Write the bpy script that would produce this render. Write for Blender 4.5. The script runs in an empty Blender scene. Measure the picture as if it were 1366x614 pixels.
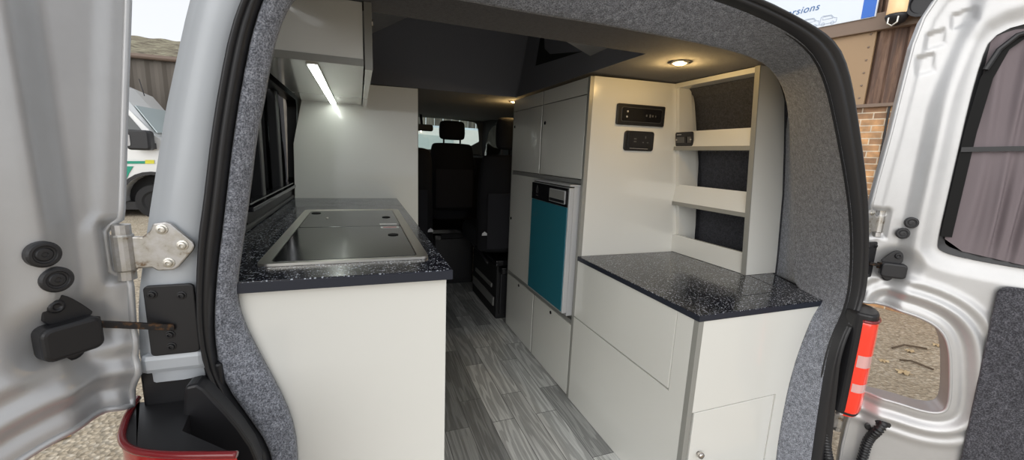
import bpy, bmesh, math, random
import numpy as np
from mathutils import Vector, Matrix
from mathutils.geometry import delaunay_2d_cdt
random.seed(5); rng = np.random.default_rng(5)
SC = bpy.context.scene; COL = SC.collection
IDENT = Matrix.Identity(4)

# ------------------------------------------------------------------ camera
FPX = 543.27
CAM = Vector((0, 0, 1.0444))
CR = Vector((0.93751103, -0.34566114, 0.03989296)).normalized()
CF = Vector((0.34706782, 0.92076854, -0.17812698)).normalized()
CU = CR.cross(CF).normalized()
cd = bpy.data.cameras.new('camera'); cam = bpy.data.objects.new('camera', cd); COL.objects.link(cam)
cd.sensor_width = 36; cd.lens = 36 * FPX / 1366; cd.clip_start = 0.02; cd.clip_end = 300
m = Matrix((CR, CU, -CF)).transposed().to_4x4(); m.translation = CAM; cam.matrix_world = m
SC.camera = cam

def at(u, v, Y):                      # survey: where the sight line of a photo point meets the plane y = Y
    d = CR * ((u - 683) / FPX) - CU * ((v - 307) / FPX) + CF
    return CAM + d * (Y / d.y)
def atp(u, v, P, n):                  # the same for any plane
    d = CR * ((u - 683) / FPX) - CU * ((v - 307) / FPX) + CF
    return CAM + d * ((Vector(P) - CAM).dot(Vector(n)) / d.dot(Vector(n)))

# ------------------------------------------------------------------ materials
def mat(name, col=(.5, .5, .5), rough=.5, metal=0., coat=0., coat_r=.03, spec=.5, emit=None, estr=0.):
    m = bpy.data.materials.new(name); m.use_nodes = True
    b = m.node_tree.nodes['Principled BSDF']
    b.inputs['Base Color'].default_value = (*col, 1); b.inputs['Roughness'].default_value = rough
    b.inputs['Metallic'].default_value = metal; b.inputs['Coat Weight'].default_value = coat
    b.inputs['Coat Roughness'].default_value = coat_r; b.inputs['Specular IOR Level'].default_value = spec
    if emit: b.inputs['Emission Color'].default_value = (*emit, 1); b.inputs['Emission Strength'].default_value = estr
    return m
def nd(m, t, **kw):
    n = m.node_tree.nodes.new(t)
    for k, v in kw.items(): setattr(n, k, v)
    return n
def lk(m, a, b): m.node_tree.links.new(a, b)
def coords(m, scale=(1, 1, 1), rot=(0, 0, 0), loc=(0, 0, 0)):
    t = nd(m, 'ShaderNodeTexCoord'); mp = nd(m, 'ShaderNodeMapping')
    lk(m, t.outputs['Object'], mp.inputs['Vector'])
    mp.inputs['Scale'].default_value = scale; mp.inputs['Rotation'].default_value = rot; mp.inputs['Location'].default_value = loc
    return mp.outputs['Vector']
def ramp(m, fac, stops):
    r = nd(m, 'ShaderNodeValToRGB'); lk(m, fac, r.inputs['Fac'])
    e = r.color_ramp.elements
    while len(e) < len(stops): e.new(.5)
    for i, (p, c) in enumerate(stops):
        e[i].position = p; e[i].color = (*c, 1)
    return r.outputs['Color']
def noise(m, vec, scale, detail=3., rough=.55, dist=0.):
    n = nd(m, 'ShaderNodeTexNoise'); lk(m, vec, n.inputs['Vector'])
    n.inputs['Scale'].default_value = scale; n.inputs['Detail'].default_value = detail
    n.inputs['Roughness'].default_value = rough; n.inputs['Distortion'].default_value = dist
    return n
def bump(m, h, strength=.3, dist=.001):
    b = nd(m, 'ShaderNodeBump'); lk(m, h, b.inputs['Height'])
    b.inputs['Strength'].default_value = strength; b.inputs['Distance'].default_value = dist
    lk(m, b.outputs['Normal'], P(m).inputs['Normal'])
def P(m): return m.node_tree.nodes['Principled BSDF']
def base(m, c): lk(m, c, P(m).inputs['Base Color'])
def mix(m, fac, a, b, mode='MIX'):
    x = nd(m, 'ShaderNodeMix', data_type='RGBA', blend_type=mode)
    for i, v in ((0, fac), (6, a), (7, b)):
        if isinstance(v, (int, float)): x.inputs[i].default_value = v
        elif isinstance(v, tuple): x.inputs[i].default_value = (*v, 1)
        else: lk(m, v, x.inputs[i])
    return x.outputs[2]

def speckle_carpet(name, dark, mid, light, scale=700):
    m = mat(name, mid, .95, spec=.15); v = coords(m)
    a = noise(m, v, scale, 2, .7); b_ = noise(m, v, scale * .22, 3, .65)
    c1 = ramp(m, a.outputs['Fac'], [(.36, dark), (.5, mid), (.66, light)])
    c2 = ramp(m, b_.outputs['Fac'], [(.35, (.72, .72, .72)), (.65, (1.25, 1.25, 1.25))])
    base(m, mix(m, 1., c1, c2, 'MULTIPLY'))
    P(m).inputs['Sheen Weight'].default_value = .25; P(m).inputs['Sheen Roughness'].default_value = .5
    bump(m, a.outputs['Fac'], .5, .002)
    return m
M = {}
M['lining'] = speckle_carpet('van_lining_carpet', (.095, .101, .119), (.215, .228, .262), (.38, .396, .44), 420)
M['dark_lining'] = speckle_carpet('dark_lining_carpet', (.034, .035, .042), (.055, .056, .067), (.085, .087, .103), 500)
M['trim_carpet'] = speckle_carpet('door_trim_carpet', (.03, .03, .036), (.06, .06, .07), (.12, .12, .135), 300)
M['white'] = mat('gloss_white_board', (.79, .79, .745), .22, coat=.9, coat_r=.03)
v = coords(M['white']); n_ = noise(M['white'], v, 3, 2); bump(M['white'], n_.outputs['Fac'], .03, .002)
M['edging'] = mat('grey_edging_strip', (.30, .30, .275), .35)
M['gap'] = mat('dark_gap', (.012, .012, .012), .9)
M['grey_rail'] = mat('grey_profile_rail', (.24, .24, .23), .4)
M['steel'] = mat('brushed_steel', (.62, .60, .55), .33, 1.)
v = coords(M['steel'], (4, 200, 4)); n_ = noise(M['steel'], v, 6, 2); bump(M['steel'], n_.outputs['Fac'], .05, .0005)
M['chrome'] = mat('nickel', (.6, .56, .52), .2, 1.)
M['black_plastic'] = mat('black_plastic', (.012, .012, .014), .42)
M['black_gloss'] = mat('black_gloss_plastic', (.010, .010, .012), .12)
M['seam'] = mat('black_seam', (.004, .004, .004), .9)
M['rubber'] = mat('black_rubber_seal', (.020, .020, .022), .42)
v = coords(M['rubber']); n_ = noise(M['rubber'], v, 60, 3); bump(M['rubber'], n_.outputs['Fac'], .08, .001)
M['smoked'] = mat('smoked_hob_glass', (.016, .018, .018), .07, spec=.8)
def dusty(m, lo, hi, sc):
    v = coords(m); n = noise(m, v, sc, 4)
    r = nd(m, 'ShaderNodeMapRange'); lk(m, n.outputs['Fac'], r.inputs['Value'])
    r.inputs['From Min'].default_value = .35; r.inputs['From Max'].default_value = .7
    r.inputs['To Min'].default_value = lo; r.inputs['To Max'].default_value = hi
    lk(m, r.outputs['Result'], P(m).inputs['Roughness'])
dusty(M['smoked'], .05, .16, 5)
M['teal'] = mat('teal_fridge_panel', (.022, .15, .20), .28, coat=.4)
M['silver_plastic'] = mat('silver_plastic', (.48, .49, .50), .38, .2)
M['fabric'] = mat('black_seat_fabric', (.010, .010, .012), .85, spec=.25)
v = coords(M['fabric']); n_ = noise(M['fabric'], v, 500, 2); bump(M['fabric'], n_.outputs['Fac'], .4, .001)
M['fabric_grey'] = mat('charcoal_seat_fabric', (.022, .022, .026), .9, spec=.2)
M['tag_white'] = mat('silver_tag', (.6, .6, .62), .4)
M['canvas'] = mat('black_canvas', (.19, .20, .24), .85, spec=.3)
M['mesh'] = mat('dark_insect_mesh', (.006, .007, .010), .7)
M['headliner'] = mat('grey_headliner', (.12, .12, .115), .9)
M['dash'] = mat('black_dashboard', (.012, .012, .013), .7)
M['emit_led'] = mat('led_diffuser', (.9, .9, .85), .5, emit=(.93, 1., .93), estr=11.)
M['emit_warm'] = mat('warm_led_lens', (.9, .8, .6), .5, emit=(1., .74, .34), estr=9.)
M['print'] = mat('grey_print', (.45, .45, .45), .5)
M['print_dim'] = mat('dim_print', (.10, .10, .10), .5)
M['red_print'] = mat('red_print', (.45, .08, .07), .5)
M['paper'] = mat('white_sticker', (.75, .75, .74), .5)

def silver(name, col, rough, metal, dirt):
    m = mat(name, col, rough, metal, coat=.3, coat_r=.12); v = coords(m)
    n = noise(m, v, 7, 5, .65)
    base(m, ramp(m, n.outputs['Fac'], [(.3, tuple(c * dirt for c in col)), (.62, col)]))
    n2 = noise(m, v, 900, 1); bump(m, n2.outputs['Fac'], .02, .0003)
    return m
M['silver'] = silver('silver_paint', (.54, .54, .54), .40, .45, .9)
M['silver_skylit'] = silver('skylit_silver_paint', (.50, .53, .56), .48, .12, .97)  # same van paint, with the bluish sky reflection put into the colour
m = mat('stained_hinge_steel', (.52, .51, .49), .38, .8); v = coords(m)
n_ = noise(m, v, 45, 4, .6); base(m, ramp(m, n_.outputs['Fac'], [(.33, (.20, .14, .09)), (.43, (.46, .44, .40)), (.6, (.55, .54, .53))])); M['hinge'] = m
m = mat('rusty_check_steel', (.05, .045, .04), .6, .4); v = coords(m)
n_ = noise(m, v, 120, 3); base(m, ramp(m, n_.outputs['Fac'], [(.5, (.022, .02, .02)), (.66, (.12, .06, .025)), (.75, (.20, .11, .05))])); M['rust'] = m
M['red_lens'] = mat('red_lamp_lens', (.45, .015, .015), .12, coat=1., coat_r=.03)
P(M['red_lens']).inputs['Transmission Weight'].default_value = .15
M['red_lit'] = mat('lit_red_lamp_lens', (.60, .025, .015), .14, coat=1., emit=(1., .06, .02), estr=.35)
M['red_dark'] = mat('dark_red_lens_rim', (.20, .008, .012), .25, coat=.6)
M['clear_lens'] = mat('clear_lamp_lens', (.75, .42, .40), .15, coat=1.)
M['curtain'] = mat('mauve_grey_curtain', (.185, .155, .165), .8, spec=.2)
v = coords(M['curtain']); n_ = noise(M['curtain'], v, 700, 2); bump(M['curtain'], n_.outputs['Fac'], .25, .0006)

# worktop: blue black laminate with glittering pale flakes
def worktop():
    m = mat('black_sparkle_worktop', (.01, .011, .018), .10, spec=.6); v = coords(m)
    out = None
    for sc, th, c in ((270, .15, (.50, .53, .58)), (400, .17, (.34, .37, .42)), (175, .09, (.46, .49, .54))):
        vo = nd(m, 'ShaderNodeTexVoronoi'); lk(m, v, vo.inputs['Vector']); vo.inputs['Scale'].default_value = sc
        sep = nd(m, 'ShaderNodeSeparateColor'); lk(m, vo.outputs['Color'], sep.inputs['Color'])
        pick = nd(m, 'ShaderNodeMath', operation='LESS_THAN'); lk(m, sep.outputs[0], pick.inputs[0]); pick.inputs[1].default_value = th
        near = nd(m, 'ShaderNodeMath', operation='LESS_THAN'); lk(m, vo.outputs['Distance'], near.inputs[0]); near.inputs[1].default_value = .42
        mul = nd(m, 'ShaderNodeMath', operation='MULTIPLY'); lk(m, pick.outputs[0], mul.inputs[0]); lk(m, near.outputs[0], mul.inputs[1])
        out = mix(m, mul.outputs[0], out if out is not None else (.010, .011, .018), c)
    base(m, out); dusty(m, .10, .24, 9)
    return m
M['worktop'] = worktop()
M['worktop_edge'] = mat('blue_black_worktop_edge', (.017, .021, .034), .35)

def planks():
    m = mat('grey_oak_vinyl', (.25, .25, .24), .42, spec=.4)
    v = coords(m, (1, 1, 1), (0, 0, math.radians(90)))
    br = nd(m, 'ShaderNodeTexBrick', offset=.37, offset_frequency=2, squash=1.)
    lk(m, v, br.inputs['Vector'])
    for k, x in (('Scale', 1.), ('Mortar Size', .0012), ('Mortar Smooth', .1), ('Bias', 0.), ('Brick Width', .46), ('Row Height', .094)): br.inputs[k].default_value = x
    br.inputs['Color1'].default_value = (0, 0, 0, 1); br.inputs['Color2'].default_value = (1, 1, 1, 1); br.inputs['Mortar'].default_value = (.1, .1, .1, 1)
    # per plank tone, and grain that is cut at the plank's edge
    tone = ramp(m, br.outputs['Color'], [(0, (.27, .275, .27)), (.35, (.41, .415, .405)), (.65, (.58, .585, .57)), (1, (.76, .765, .745))])
    shift = nd(m, 'ShaderNodeVectorMath', operation='MULTIPLY_ADD')
    lk(m, br.outputs['Color'], shift.inputs[0]); shift.inputs[1].default_value = (3.7, 9.1, 5.3)
    lk(m, coords(m, (13, .9, 1)), shift.inputs[2])
    g = noise(m, shift.outputs[0], 1.0, 2.5, .5, .3)
    wv = nd(m, 'ShaderNodeMath', operation='MULTIPLY'); lk(m, g.outputs['Fac'], wv.inputs[0]); wv.inputs[1].default_value = 60.
    sn = nd(m, 'ShaderNodeMath', operation='SINE'); lk(m, wv.outputs[0], sn.inputs[0])
    gr = ramp(m, sn.outputs[0], [(0., (.72, .72, .72)), (.22, (.97, .97, .97)), (1., (1.06, 1.06, 1.06))])
    fine = noise(m, coords(m, (260, 9, 1)), 1., 3)
    gf = ramp(m, fine.outputs['Fac'], [(.3, (.78, .78, .78)), (.7, (1.15, 1.15, 1.15))])
    c = mix(m, 1., tone, gr, 'MULTIPLY'); c = mix(m, 1., c, gf, 'MULTIPLY')
    sh = ramp(m, br.outputs['Fac'], [(0, (1, 1, 1)), (1, (.45, .45, .45))])
    base(m, mix(m, 1., c, sh, 'MULTIPLY')); bump(m, fine.outputs['Fac'], .08, .0006)
    return m
M['planks'] = planks()

def gravel():
    m = mat('gravel_ground', (.3, .27, .23), .95, spec=.2); v = coords(m)
    vo = nd(m, 'ShaderNodeTexVoronoi'); lk(m, v, vo.inputs['Vector']); vo.inputs['Scale'].default_value = 38
    n = noise(m, v, 2.2, 5); n2 = noise(m, v, 60, 4, .7)
    sep = nd(m, 'ShaderNodeSeparateColor'); lk(m, vo.outputs['Color'], sep.inputs['Color'])
    st = ramp(m, sep.outputs[0], [(0, (.34, .275, .20)), (.45, (.58, .49, .37)), (.8, (.74, .65, .52)), (1, (.88, .82, .72))])
    big = ramp(m, n.outputs['Fac'], [(.35, (.78, .75, .70)), (.65, (1.08, 1.07, 1.04))])
    ed = ramp(m, vo.outputs['Distance'], [(.0, (1.1, 1.1, 1.1)), (.75, (.5, .5, .5))])
    c = mix(m, 1., st, big, 'MULTIPLY'); c = mix(m, 1., c, ed, 'MULTIPLY')
    base(m, mix(m, .5, c, ramp(m, n2.outputs['Fac'], [(.3, (.36, .295, .215)), (.7, (.72, .63, .49))])))
    bump(m, vo.outputs['Distance'], .8, .02)
    return m
M['gravel'] = gravel()

def bricks():
    m = mat('stock_brick', (.4, .25, .15), .9); 
    br = nd(m, 'ShaderNodeTexBrick', offset=.5)
    v = coords(m, (1, 1, 1), (math.radians(90), 0, 0)); lk(m, v, br.inputs['Vector'])
    for k, x in (('Scale', 1.), ('Mortar Size', .006), ('Brick Width', .225), ('Row Height', .075), ('Bias', .1)): br.inputs[k].default_value = x
    br.inputs['Color1'].default_value = (.56, .34, .18, 1); br.inputs['Color2'].default_value = (.27, .17, .11, 1); br.inputs['Mortar'].default_value = (.58, .53, .45, 1)
    n = noise(m, v, 9, 4); base(m, mix(m, 1., br.outputs['Color'], ramp(m, n.outputs['Fac'], [(.3, (.7, .7, .7)), (.7, (1.5, 1.35, 1.15))]), 'MULTIPLY'))
    bump(m, br.outputs['Fac'], -.4, .01)
    return m
M['bricks'] = bricks()
m = mat('rusty_brown_cladding', (.12, .07, .05), .65); v = coords(m, (8, 8, .7))
n_ = noise(m, v, 1.3, 5, .7); base(m, ramp(m, n_.outputs['Fac'], [(.3, (.05, .032, .028)), (.5, (.115, .066, .045)), (.7, (.27, .165, .11))])); M['cladding'] = m
M['brown_panel'] = mat('tan_metal_panel', (.34, .225, .125), .5)
M['brown_beam'] = mat('brown_painted_beam', (.20, .142, .105), .55)
M['shed_wall'] = mat('brown_profiled_sheet', (.105, .088, .070), .6)
m = mat('mossy_roof', (.2, .18, .12), .95); v = coords(m); n_ = noise(m, v, 3.5, 5, .7)
base(m, ramp(m, n_.outputs['Fac'], [(.35, (.10, .08, .055)), (.5, (.24, .21, .14)), (.68, (.36, .35, .24))])); bump(m, n_.outputs['Fac'], .8, .1); M['moss'] = m
M['gutter'] = mat('brown_gutter', (.17, .12, .09), .5)
M['car_white'] = mat('white_car_paint', (.80, .81, .80), .25, coat=.8)
M['car_pale'] = mat('pale_blue_white_paint', (.66, .76, .84), .3, coat=.5)
M['green'] = mat('green_reflective_stripe', (.0, .30, .19), .4)
M['yellow'] = mat('yellow_reflective', (.75, .70, .05), .4)
M['glass_car'] = mat('tinted_car_glass', (.03, .04, .04), .06, spec=.7)
M['glass_pale'] = mat('pale_windscreen_glass', (.48, .56, .57), .08, spec=.7)
M['tyre'] = mat('tyre_rubber', (.015, .015, .016), .8)
M['sign_white'] = mat('white_sign_board', (.70, .76, .84), .35)
M['sign_blue'] = mat('blue_sign_band', (.02, .14, .58), .35)
M['sign_text'] = mat('blue_sign_lettering', (.06, .16, .36), .4)
M['sign_line'] = mat('pale_blue_line_art', (.36, .43, .54), .4)
M['timber'] = mat('weathered_timber', (.10, .085, .07), .8); v = coords(M['timber'], (7, 7, .8))
n_ = noise(M['timber'], v, 2, 4); base(M['timber'], ramp(M['timber'], n_.outputs['Fac'], [(.35, (.07, .06, .05)), (.65, (.20, .18, .15))]))
M['leaf'] = mat('dry_leaf', (.50, .29, .10), .7); M['leaf_pale'] = mat('pale_dry_leaf', (.55, .42, .25), .7); M['twig'] = mat('dry_twig', (.10, .07, .045), .8)
M['lamp_glass'] = mat('warm_lamp_glass', (.75, .55, .32), .25, emit=(1., .62, .25), estr=.25)
def pane(name, tint, fac):
    m = bpy.data.materials.new(name); m.use_nodes = True; nt = m.node_tree; nt.nodes.clear()
    o = nd(m, 'ShaderNodeOutputMaterial'); t = nd(m, 'ShaderNodeBsdfTransparent'); g = nd(m, 'ShaderNodeBsdfGlossy'); x = nd(m, 'ShaderNodeMixShader'); fr = nd(m, 'ShaderNodeFresnel')
    t.inputs['Color'].default_value = (*tint, 1); g.inputs['Roughness'].default_value = .02; fr.inputs['IOR'].default_value = 1.5
    lk(m, fr.outputs[0], x.inputs[0]); lk(m, t.outputs[0], x.inputs[1]); lk(m, g.outputs[0], x.inputs[2]); lk(m, x.outputs[0], o.inputs['Surface'])
    return m
M['pane'] = pane('clear_window_glass', (.86, .92, .90), .1)
M['privacy'] = pane('privacy_glass', (.035, .04, .042), .1)

# ------------------------------------------------------------------ object helpers
def tag(o, label=None, cat=None, group=None, kind=None):
    for k, x in (('label', label), ('category', cat), ('group', group), ('kind', kind)):
        if x: o[k] = x
    return o
def thing(name, loc, label, cat, group=None):
    o = bpy.data.objects.new(name, None); COL.objects.link(o); o.location = loc; o.empty_display_size = .1
    return tag(o, label, cat, group, 'thing')
def world(o):
    m = Matrix.Translation(o.location) @ o.rotation_euler.to_matrix().to_4x4()
    return m if o.parent is None else world(o.parent) @ o.matrix_parent_inverse @ m
def link(name, me, material, parent=None, bevel=0., smooth=False, seg=2, label=None):
    o = bpy.data.objects.new(name, me); COL.objects.link(o)
    if isinstance(material, str): material = M[material]
    me.materials.clear(); me.materials.append(material)
    if parent is not None:
        o.parent = parent; o.matrix_parent_inverse = world(parent).inverted()
    if bevel > 0:
        b = o.modifiers.new('bevel', 'BEVEL'); b.width = bevel; b.segments = seg; b.limit_method = 'ANGLE'; b.angle_limit = math.radians(35); b.harden_normals = False
    if smooth:
        for p in me.polygons: p.use_smooth = True
    if label: o['label'] = label
    return o
class MB:
    def __init__(s): s.bm = bmesh.new()
    def box(s, x0, x1, y0, y1, z0, z1):
        v = [s.bm.verts.new((x, y, z)) for x in (x0, x1) for y in (y0, y1) for z in (z0, z1)]
        for f in ((0, 1, 3, 2), (4, 6, 7, 5), (0, 4, 5, 1), (2, 3, 7, 6), (0, 2, 6, 4), (1, 5, 7, 3)): s.bm.faces.new([v[i] for i in f])
        return s
    def obox(s, c, ax, ay, az, hx, hy, hz):
        c = Vector(c); ax, ay, az = Vector(ax).normalized(), Vector(ay).normalized(), Vector(az).normalized()
        v = [s.bm.verts.new(c + ax * hx * i + ay * hy * j + az * hz * k) for i in (-1, 1) for j in (-1, 1) for k in (-1, 1)]
        for f in ((0, 1, 3, 2), (4, 6, 7, 5), (0, 4, 5, 1), (2, 3, 7, 6), (0, 2, 6, 4), (1, 5, 7, 3)): s.bm.faces.new([v[i] for i in f])
        return s
    def prism(s, pts, off):
        off = Vector(off); a = [s.bm.verts.new(Vector(p)) for p in pts]; b = [s.bm.verts.new(Vector(p) + off) for p in pts]
        s.bm.faces.new(a); s.bm.faces.new(b[::-1]); n = len(a)
        for i in range(n): s.bm.faces.new((a[i], b[i], b[(i + 1) % n], a[(i + 1) % n]))
        return s
    def loft(s, rows, close_u=False, cap=False):
        R = [[s.bm.verts.new(Vector(p)) for p in r] for r in rows]
        n = len(R[0])
        for a, b in zip(R, R[1:]):
            for i in range(n if close_u else n - 1):
                j = (i + 1) % n; s.bm.faces.new((a[i], a[j], b[j], b[i]))
        if cap: s.bm.faces.new(R[0][::-1]); s.bm.faces.new(R[-1])
        return s
    def tube(s, pts, r, n=10, cap=True):
        pts = [Vector(p) for p in pts]; rr = r if callable(r) else (lambda i: r)
        rows = []; up = None
        for i, p in enumerate(pts):
            t = (pts[min(i + 1, len(pts) - 1)] - pts[max(i - 1, 0)]).normalized()
            if up is None: up = t.orthogonal().normalized()
            up = (up - t * up.dot(t)).normalized(); w = t.cross(up)
            rows.append([p + (up * math.cos(2 * math.pi * k / n) + w * math.sin(2 * math.pi * k / n)) * rr(i) for k in range(n)])
        return s.loft(rows, True, cap)
    def lathe(s, c, ax, prof, n=24):      # prof: (radius, height along axis)
        ax = Vector(ax).normalized(); u = ax.orthogonal().normalized(); w = ax.cross(u); c = Vector(c)
        rows = [[c + ax * h + (u * math.cos(2 * math.pi * k / n) + w * math.sin(2 * math.pi * k / n)) * max(r, 1e-5) for k in range(n)] for r, h in prof]
        return s.loft(rows, True, True)
    def build(s, name, material, parent=None, bevel=0., smooth=False, seg=2, label=None):
        bmesh.ops.recalc_face_normals(s.bm, faces=s.bm.faces)
        me = bpy.data.meshes.new(name); s.bm.to_mesh(me); s.bm.free()
        return link(name, me, material, parent, bevel, smooth, seg, label)
def box(name, b, material, parent=None, bevel=.0015, seg=2, label=None): return MB().box(*b).build(name, material, parent, bevel, False, seg, label)
def struct(o): return tag(o, kind='structure')
def inside(p, poly):
    x, y = p; c = False; n = len(poly)
    for i in range(n):
        x0, y0 = poly[i]; x1, y1 = poly[i - 1]
        if (y0 > y) != (y1 > y) and x < (x1 - x0) * (y - y0) / (y1 - y0) + x0: c = not c
    return c
def inside_np(X, Y, poly):
    c = np.zeros(X.shape, bool); n = len(poly)
    for i in range(n):
        x0, y0 = poly[i]; x1, y1 = poly[i - 1]
        if y0 == y1: continue
        c ^= ((y0 > Y) != (y1 > Y)) & (X < (x1 - x0) * (Y - y0) / (y1 - y0) + x0)
    return c
def dist_poly(X, Y, poly, closed=True):
    d = np.full(X.shape, 1e9); n = len(poly)
    for i in range(n if closed else n - 1):
        a = np.array(poly[i]); b = np.array(poly[(i + 1) % n]); e = b - a; L = e @ e + 1e-12
        t = np.clip(((X - a[0]) * e[0] + (Y - a[1]) * e[1]) / L, 0, 1)
        d = np.minimum(d, np.hypot(X - a[0] - t * e[0], Y - a[1] - t * e[1]))
    return d
def resample(poly, step, closed=True):
    out = []; n = len(poly)
    for i in range(n if closed else n - 1):
        a = Vector(poly[i]); b = Vector(poly[(i + 1) % n]); k = max(1, int((b - a).length / step + .5))
        out += [a.lerp(b, j / k) for j in range(k)]
    if not closed: out.append(Vector(poly[-1]))
    return out
def smooth_poly(poly, it=2, closed=True):     # corner cutting
    p = [Vector(q) for q in poly]
    for _ in range(it):
        q = []; n = len(p)
        if not closed: q.append(p[0])
        for i in range(n if closed else n - 1):
            a, b = p[i], p[(i + 1) % n]; q += [a.lerp(b, .25), a.lerp(b, .75)]
        if not closed: q.append(p[-1])
        p = q
    return p
def sheet(outer, holes, step, fn):          # a panel with holes, filled with fine triangles, laid out by fn(a, b, dist arrays)
    outer = [tuple(p) for p in resample(outer, step)]; holes = [[tuple(p) for p in resample(h, step)] for h in holes]
    pts = []; edges = []
    for loop in [outer] + holes:
        o = len(pts); pts += loop; edges += [(o + i, o + (i + 1) % len(loop)) for i in range(len(loop))]
    xs = [p[0] for p in outer]; ys = [p[1] for p in outer]
    gx, gy = np.meshgrid(np.arange(min(xs), max(xs), step), np.arange(min(ys), max(ys), step))
    gx, gy = gx.ravel(), gy.ravel(); dd = np.full(gx.shape, 1e9)
    for loop in [outer] + holes: dd = np.minimum(dd, dist_poly(gx, gy, loop))
    ok = (dd > step * .55) & inside_np(gx, gy, outer)
    for h in holes: ok &= ~inside_np(gx, gy, h)
    pts += [(float(x), float(y)) for x, y in zip(gx[ok], gy[ok])]
    V, E_, F, *_r = delaunay_2d_cdt([Vector(p) for p in pts], edges, [], 0, 1e-6)
    A = np.array([p[0] for p in V]); B = np.array([p[1] for p in V])
    W = fn(A, B); bm = bmesh.new(); vs = [bm.verts.new(w) for w in W]
    ca = np.array([A[list(f)].mean() for f in F]); cb = np.array([B[list(f)].mean() for f in F])
    ok = inside_np(ca, cb, outer)
    for h in holes: ok &= ~inside_np(ca, cb, h)
    for f, k in zip(F, ok):
        if k: bm.faces.new([vs[i] for i in f])
    for q in [x for x in bm.verts if not x.link_faces]: bm.verts.remove(q)
    mb = MB(); mb.bm.free(); mb.bm = bm
    return mb
def sstep(a, b, x): t = np.clip((x - a) / (b - a), 0, 1); return t * t * (3 - 2 * t)
def rrect(x0, x1, y0, y1, r, n=5):
    out = []
    for cx, cy, a0 in ((x1 - r, y1 - r, 0), (x0 + r, y1 - r, 90), (x0 + r, y0 + r, 180), (x1 - r, y0 + r, 270)):
        out += [(cx + r * math.cos(math.radians(a0 + 90 * i / n)), cy + r * math.sin(math.radians(a0 + 90 * i / n))) for i in range(n + 1)]
    return out
def copy_tree(o, parent=None):
    c = o.copy(); COL.objects.link(c)
    if parent is not None: c.parent = parent; c.matrix_parent_inverse = o.matrix_parent_inverse
    for ch in [q for q in o.children]: copy_tree(ch, c)
    return c
def frame_box(name, P0, ax, az, n, w, h, t, material, parent, r=.006, label=None):   # rounded plate on a plane
    P0, ax, az, n = Vector(P0), Vector(ax), Vector(az), Vector(n)
    pts = [P0 + ax * x + az * z for x, z in rrect(-w / 2, w / 2, -h / 2, h / 2, r)]
    return MB().prism(pts, n * t).build(name, material, parent, min(.0025, t * .4), label=label)

# ================================================================== SETTING
GZ = -.58
o = struct(MB().loft([[(x, y, GZ) for x in np.linspace(-30, 30, 7)] for y in np.linspace(-25, 35, 7)]).build('ground', 'gravel'))
# van floor
o = struct(MB().box(-.36, 1.48, .66, 4.4, -.03, 0).build('floor', 'planks'))
struct(MB().box(-.36, 1.48, .60, .68, -.06, .004).build('trim_1', 'grey_rail', bevel=.004))
# right wall, bulging like the van's side, carpeted
wp = [(1.440, -.02), (1.462, .3), (1.478, .6), (1.470, .72), (1.456, .86), (1.447, .95), (1.420, 1.10), (1.400, 1.20), (1.383, 1.28), (1.345, 1.33), (1.29, 1.375), (1.2, 1.40)]
rows = [[(x, y, z) for x, z in wp] for y in (.92, 1.5, 2.2, 3.0, 3.55)]
struct(MB().loft(rows).build('wall_right', 'dark_lining', smooth=True))
# left wall with its window opening
lo, lw = [(1.06, -.02), (4.2, -.02), (4.2, 1.42), (1.06, 1.42)], rrect(1.16, 2.12, .86, 1.27, .05)
lx = lambda A, B: [(-.300 + (.05 * max(0, b - 1.0) ** 1.0), a, b) for a, b in zip(A, B)]
lw2 = smooth_poly([(3.30, 1.05), (4.12, 1.05), (4.02, 1.30), (3.85, 1.35), (3.30, 1.35)], 1)
struct(sheet(lo, [lw, lw2], .08, lx).build('wall_left', 'dark_lining', smooth=True))
# window in the left wall: black frame, sill, slider rail and privacy panes
w1 = MB()
for loop_in in (0,):
    a = [(-.296 + .05 * max(0, z - 1.0), y, z) for y, z in rrect(1.14, 2.14, .84, 1.29, .06)]
    b = [(-.268 + .05 * max(0, z - 1.0), y, z) for y, z in rrect(1.145, 2.135, .845, 1.285, .058)]
    c = [(-.268 + .05 * max(0, z - 1.0), y, z) for y, z in rrect(1.18, 2.10, .88, 1.25, .04)]
    d = [(-.305 + .05 * max(0, z - 1.0), y, z) for y, z in rrect(1.185, 2.095, .885, 1.245, .04)]
    w1.loft([a, b, c, d], True)
W1 = struct(w1.build('window_1', 'black_plastic'))
MB().box(-.318, -.309, 1.16, 2.11, .87, 1.26).build('window_pane', 'privacy', W1)
MB().box(-.305, -.272, 1.40, 1.44, .885, 1.245).box(-.305, -.275, 1.72, 1.77, .885, 1.245).build('window_mullion', 'black_plastic', W1, .003)
MB().box(-.300, -.255, 1.19, 2.09, .878, .890).box(-.29, -.262, 1.19, 2.09, .894, .900).build('slider_rail', 'black_gloss', W1, .002)
MB().box(-.300, -.262, 1.06, 1.932, .8335, .848).box(-.300, -.270, 1.06, 1.932, .848, .872).build('window_sill', 'black_plastic', W1, .004)
# ceiling with the roof opening
ch = [(-.08, 1.12), (.842, 1.12), (.842, 2.258), (-.08, 2.258)]
struct(sheet([(-.05, .79), (.93, .79), (1.40, 1.05), (1.42, 3.75), (-.40, 3.75), (-.36, 1.85), (-.20, 1.02)], [ch], .10, lambda A, B: [(a, b, 1.374 + .0 * a) for a, b in zip(A, B)]).build('ceiling', 'dark_lining'))
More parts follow.
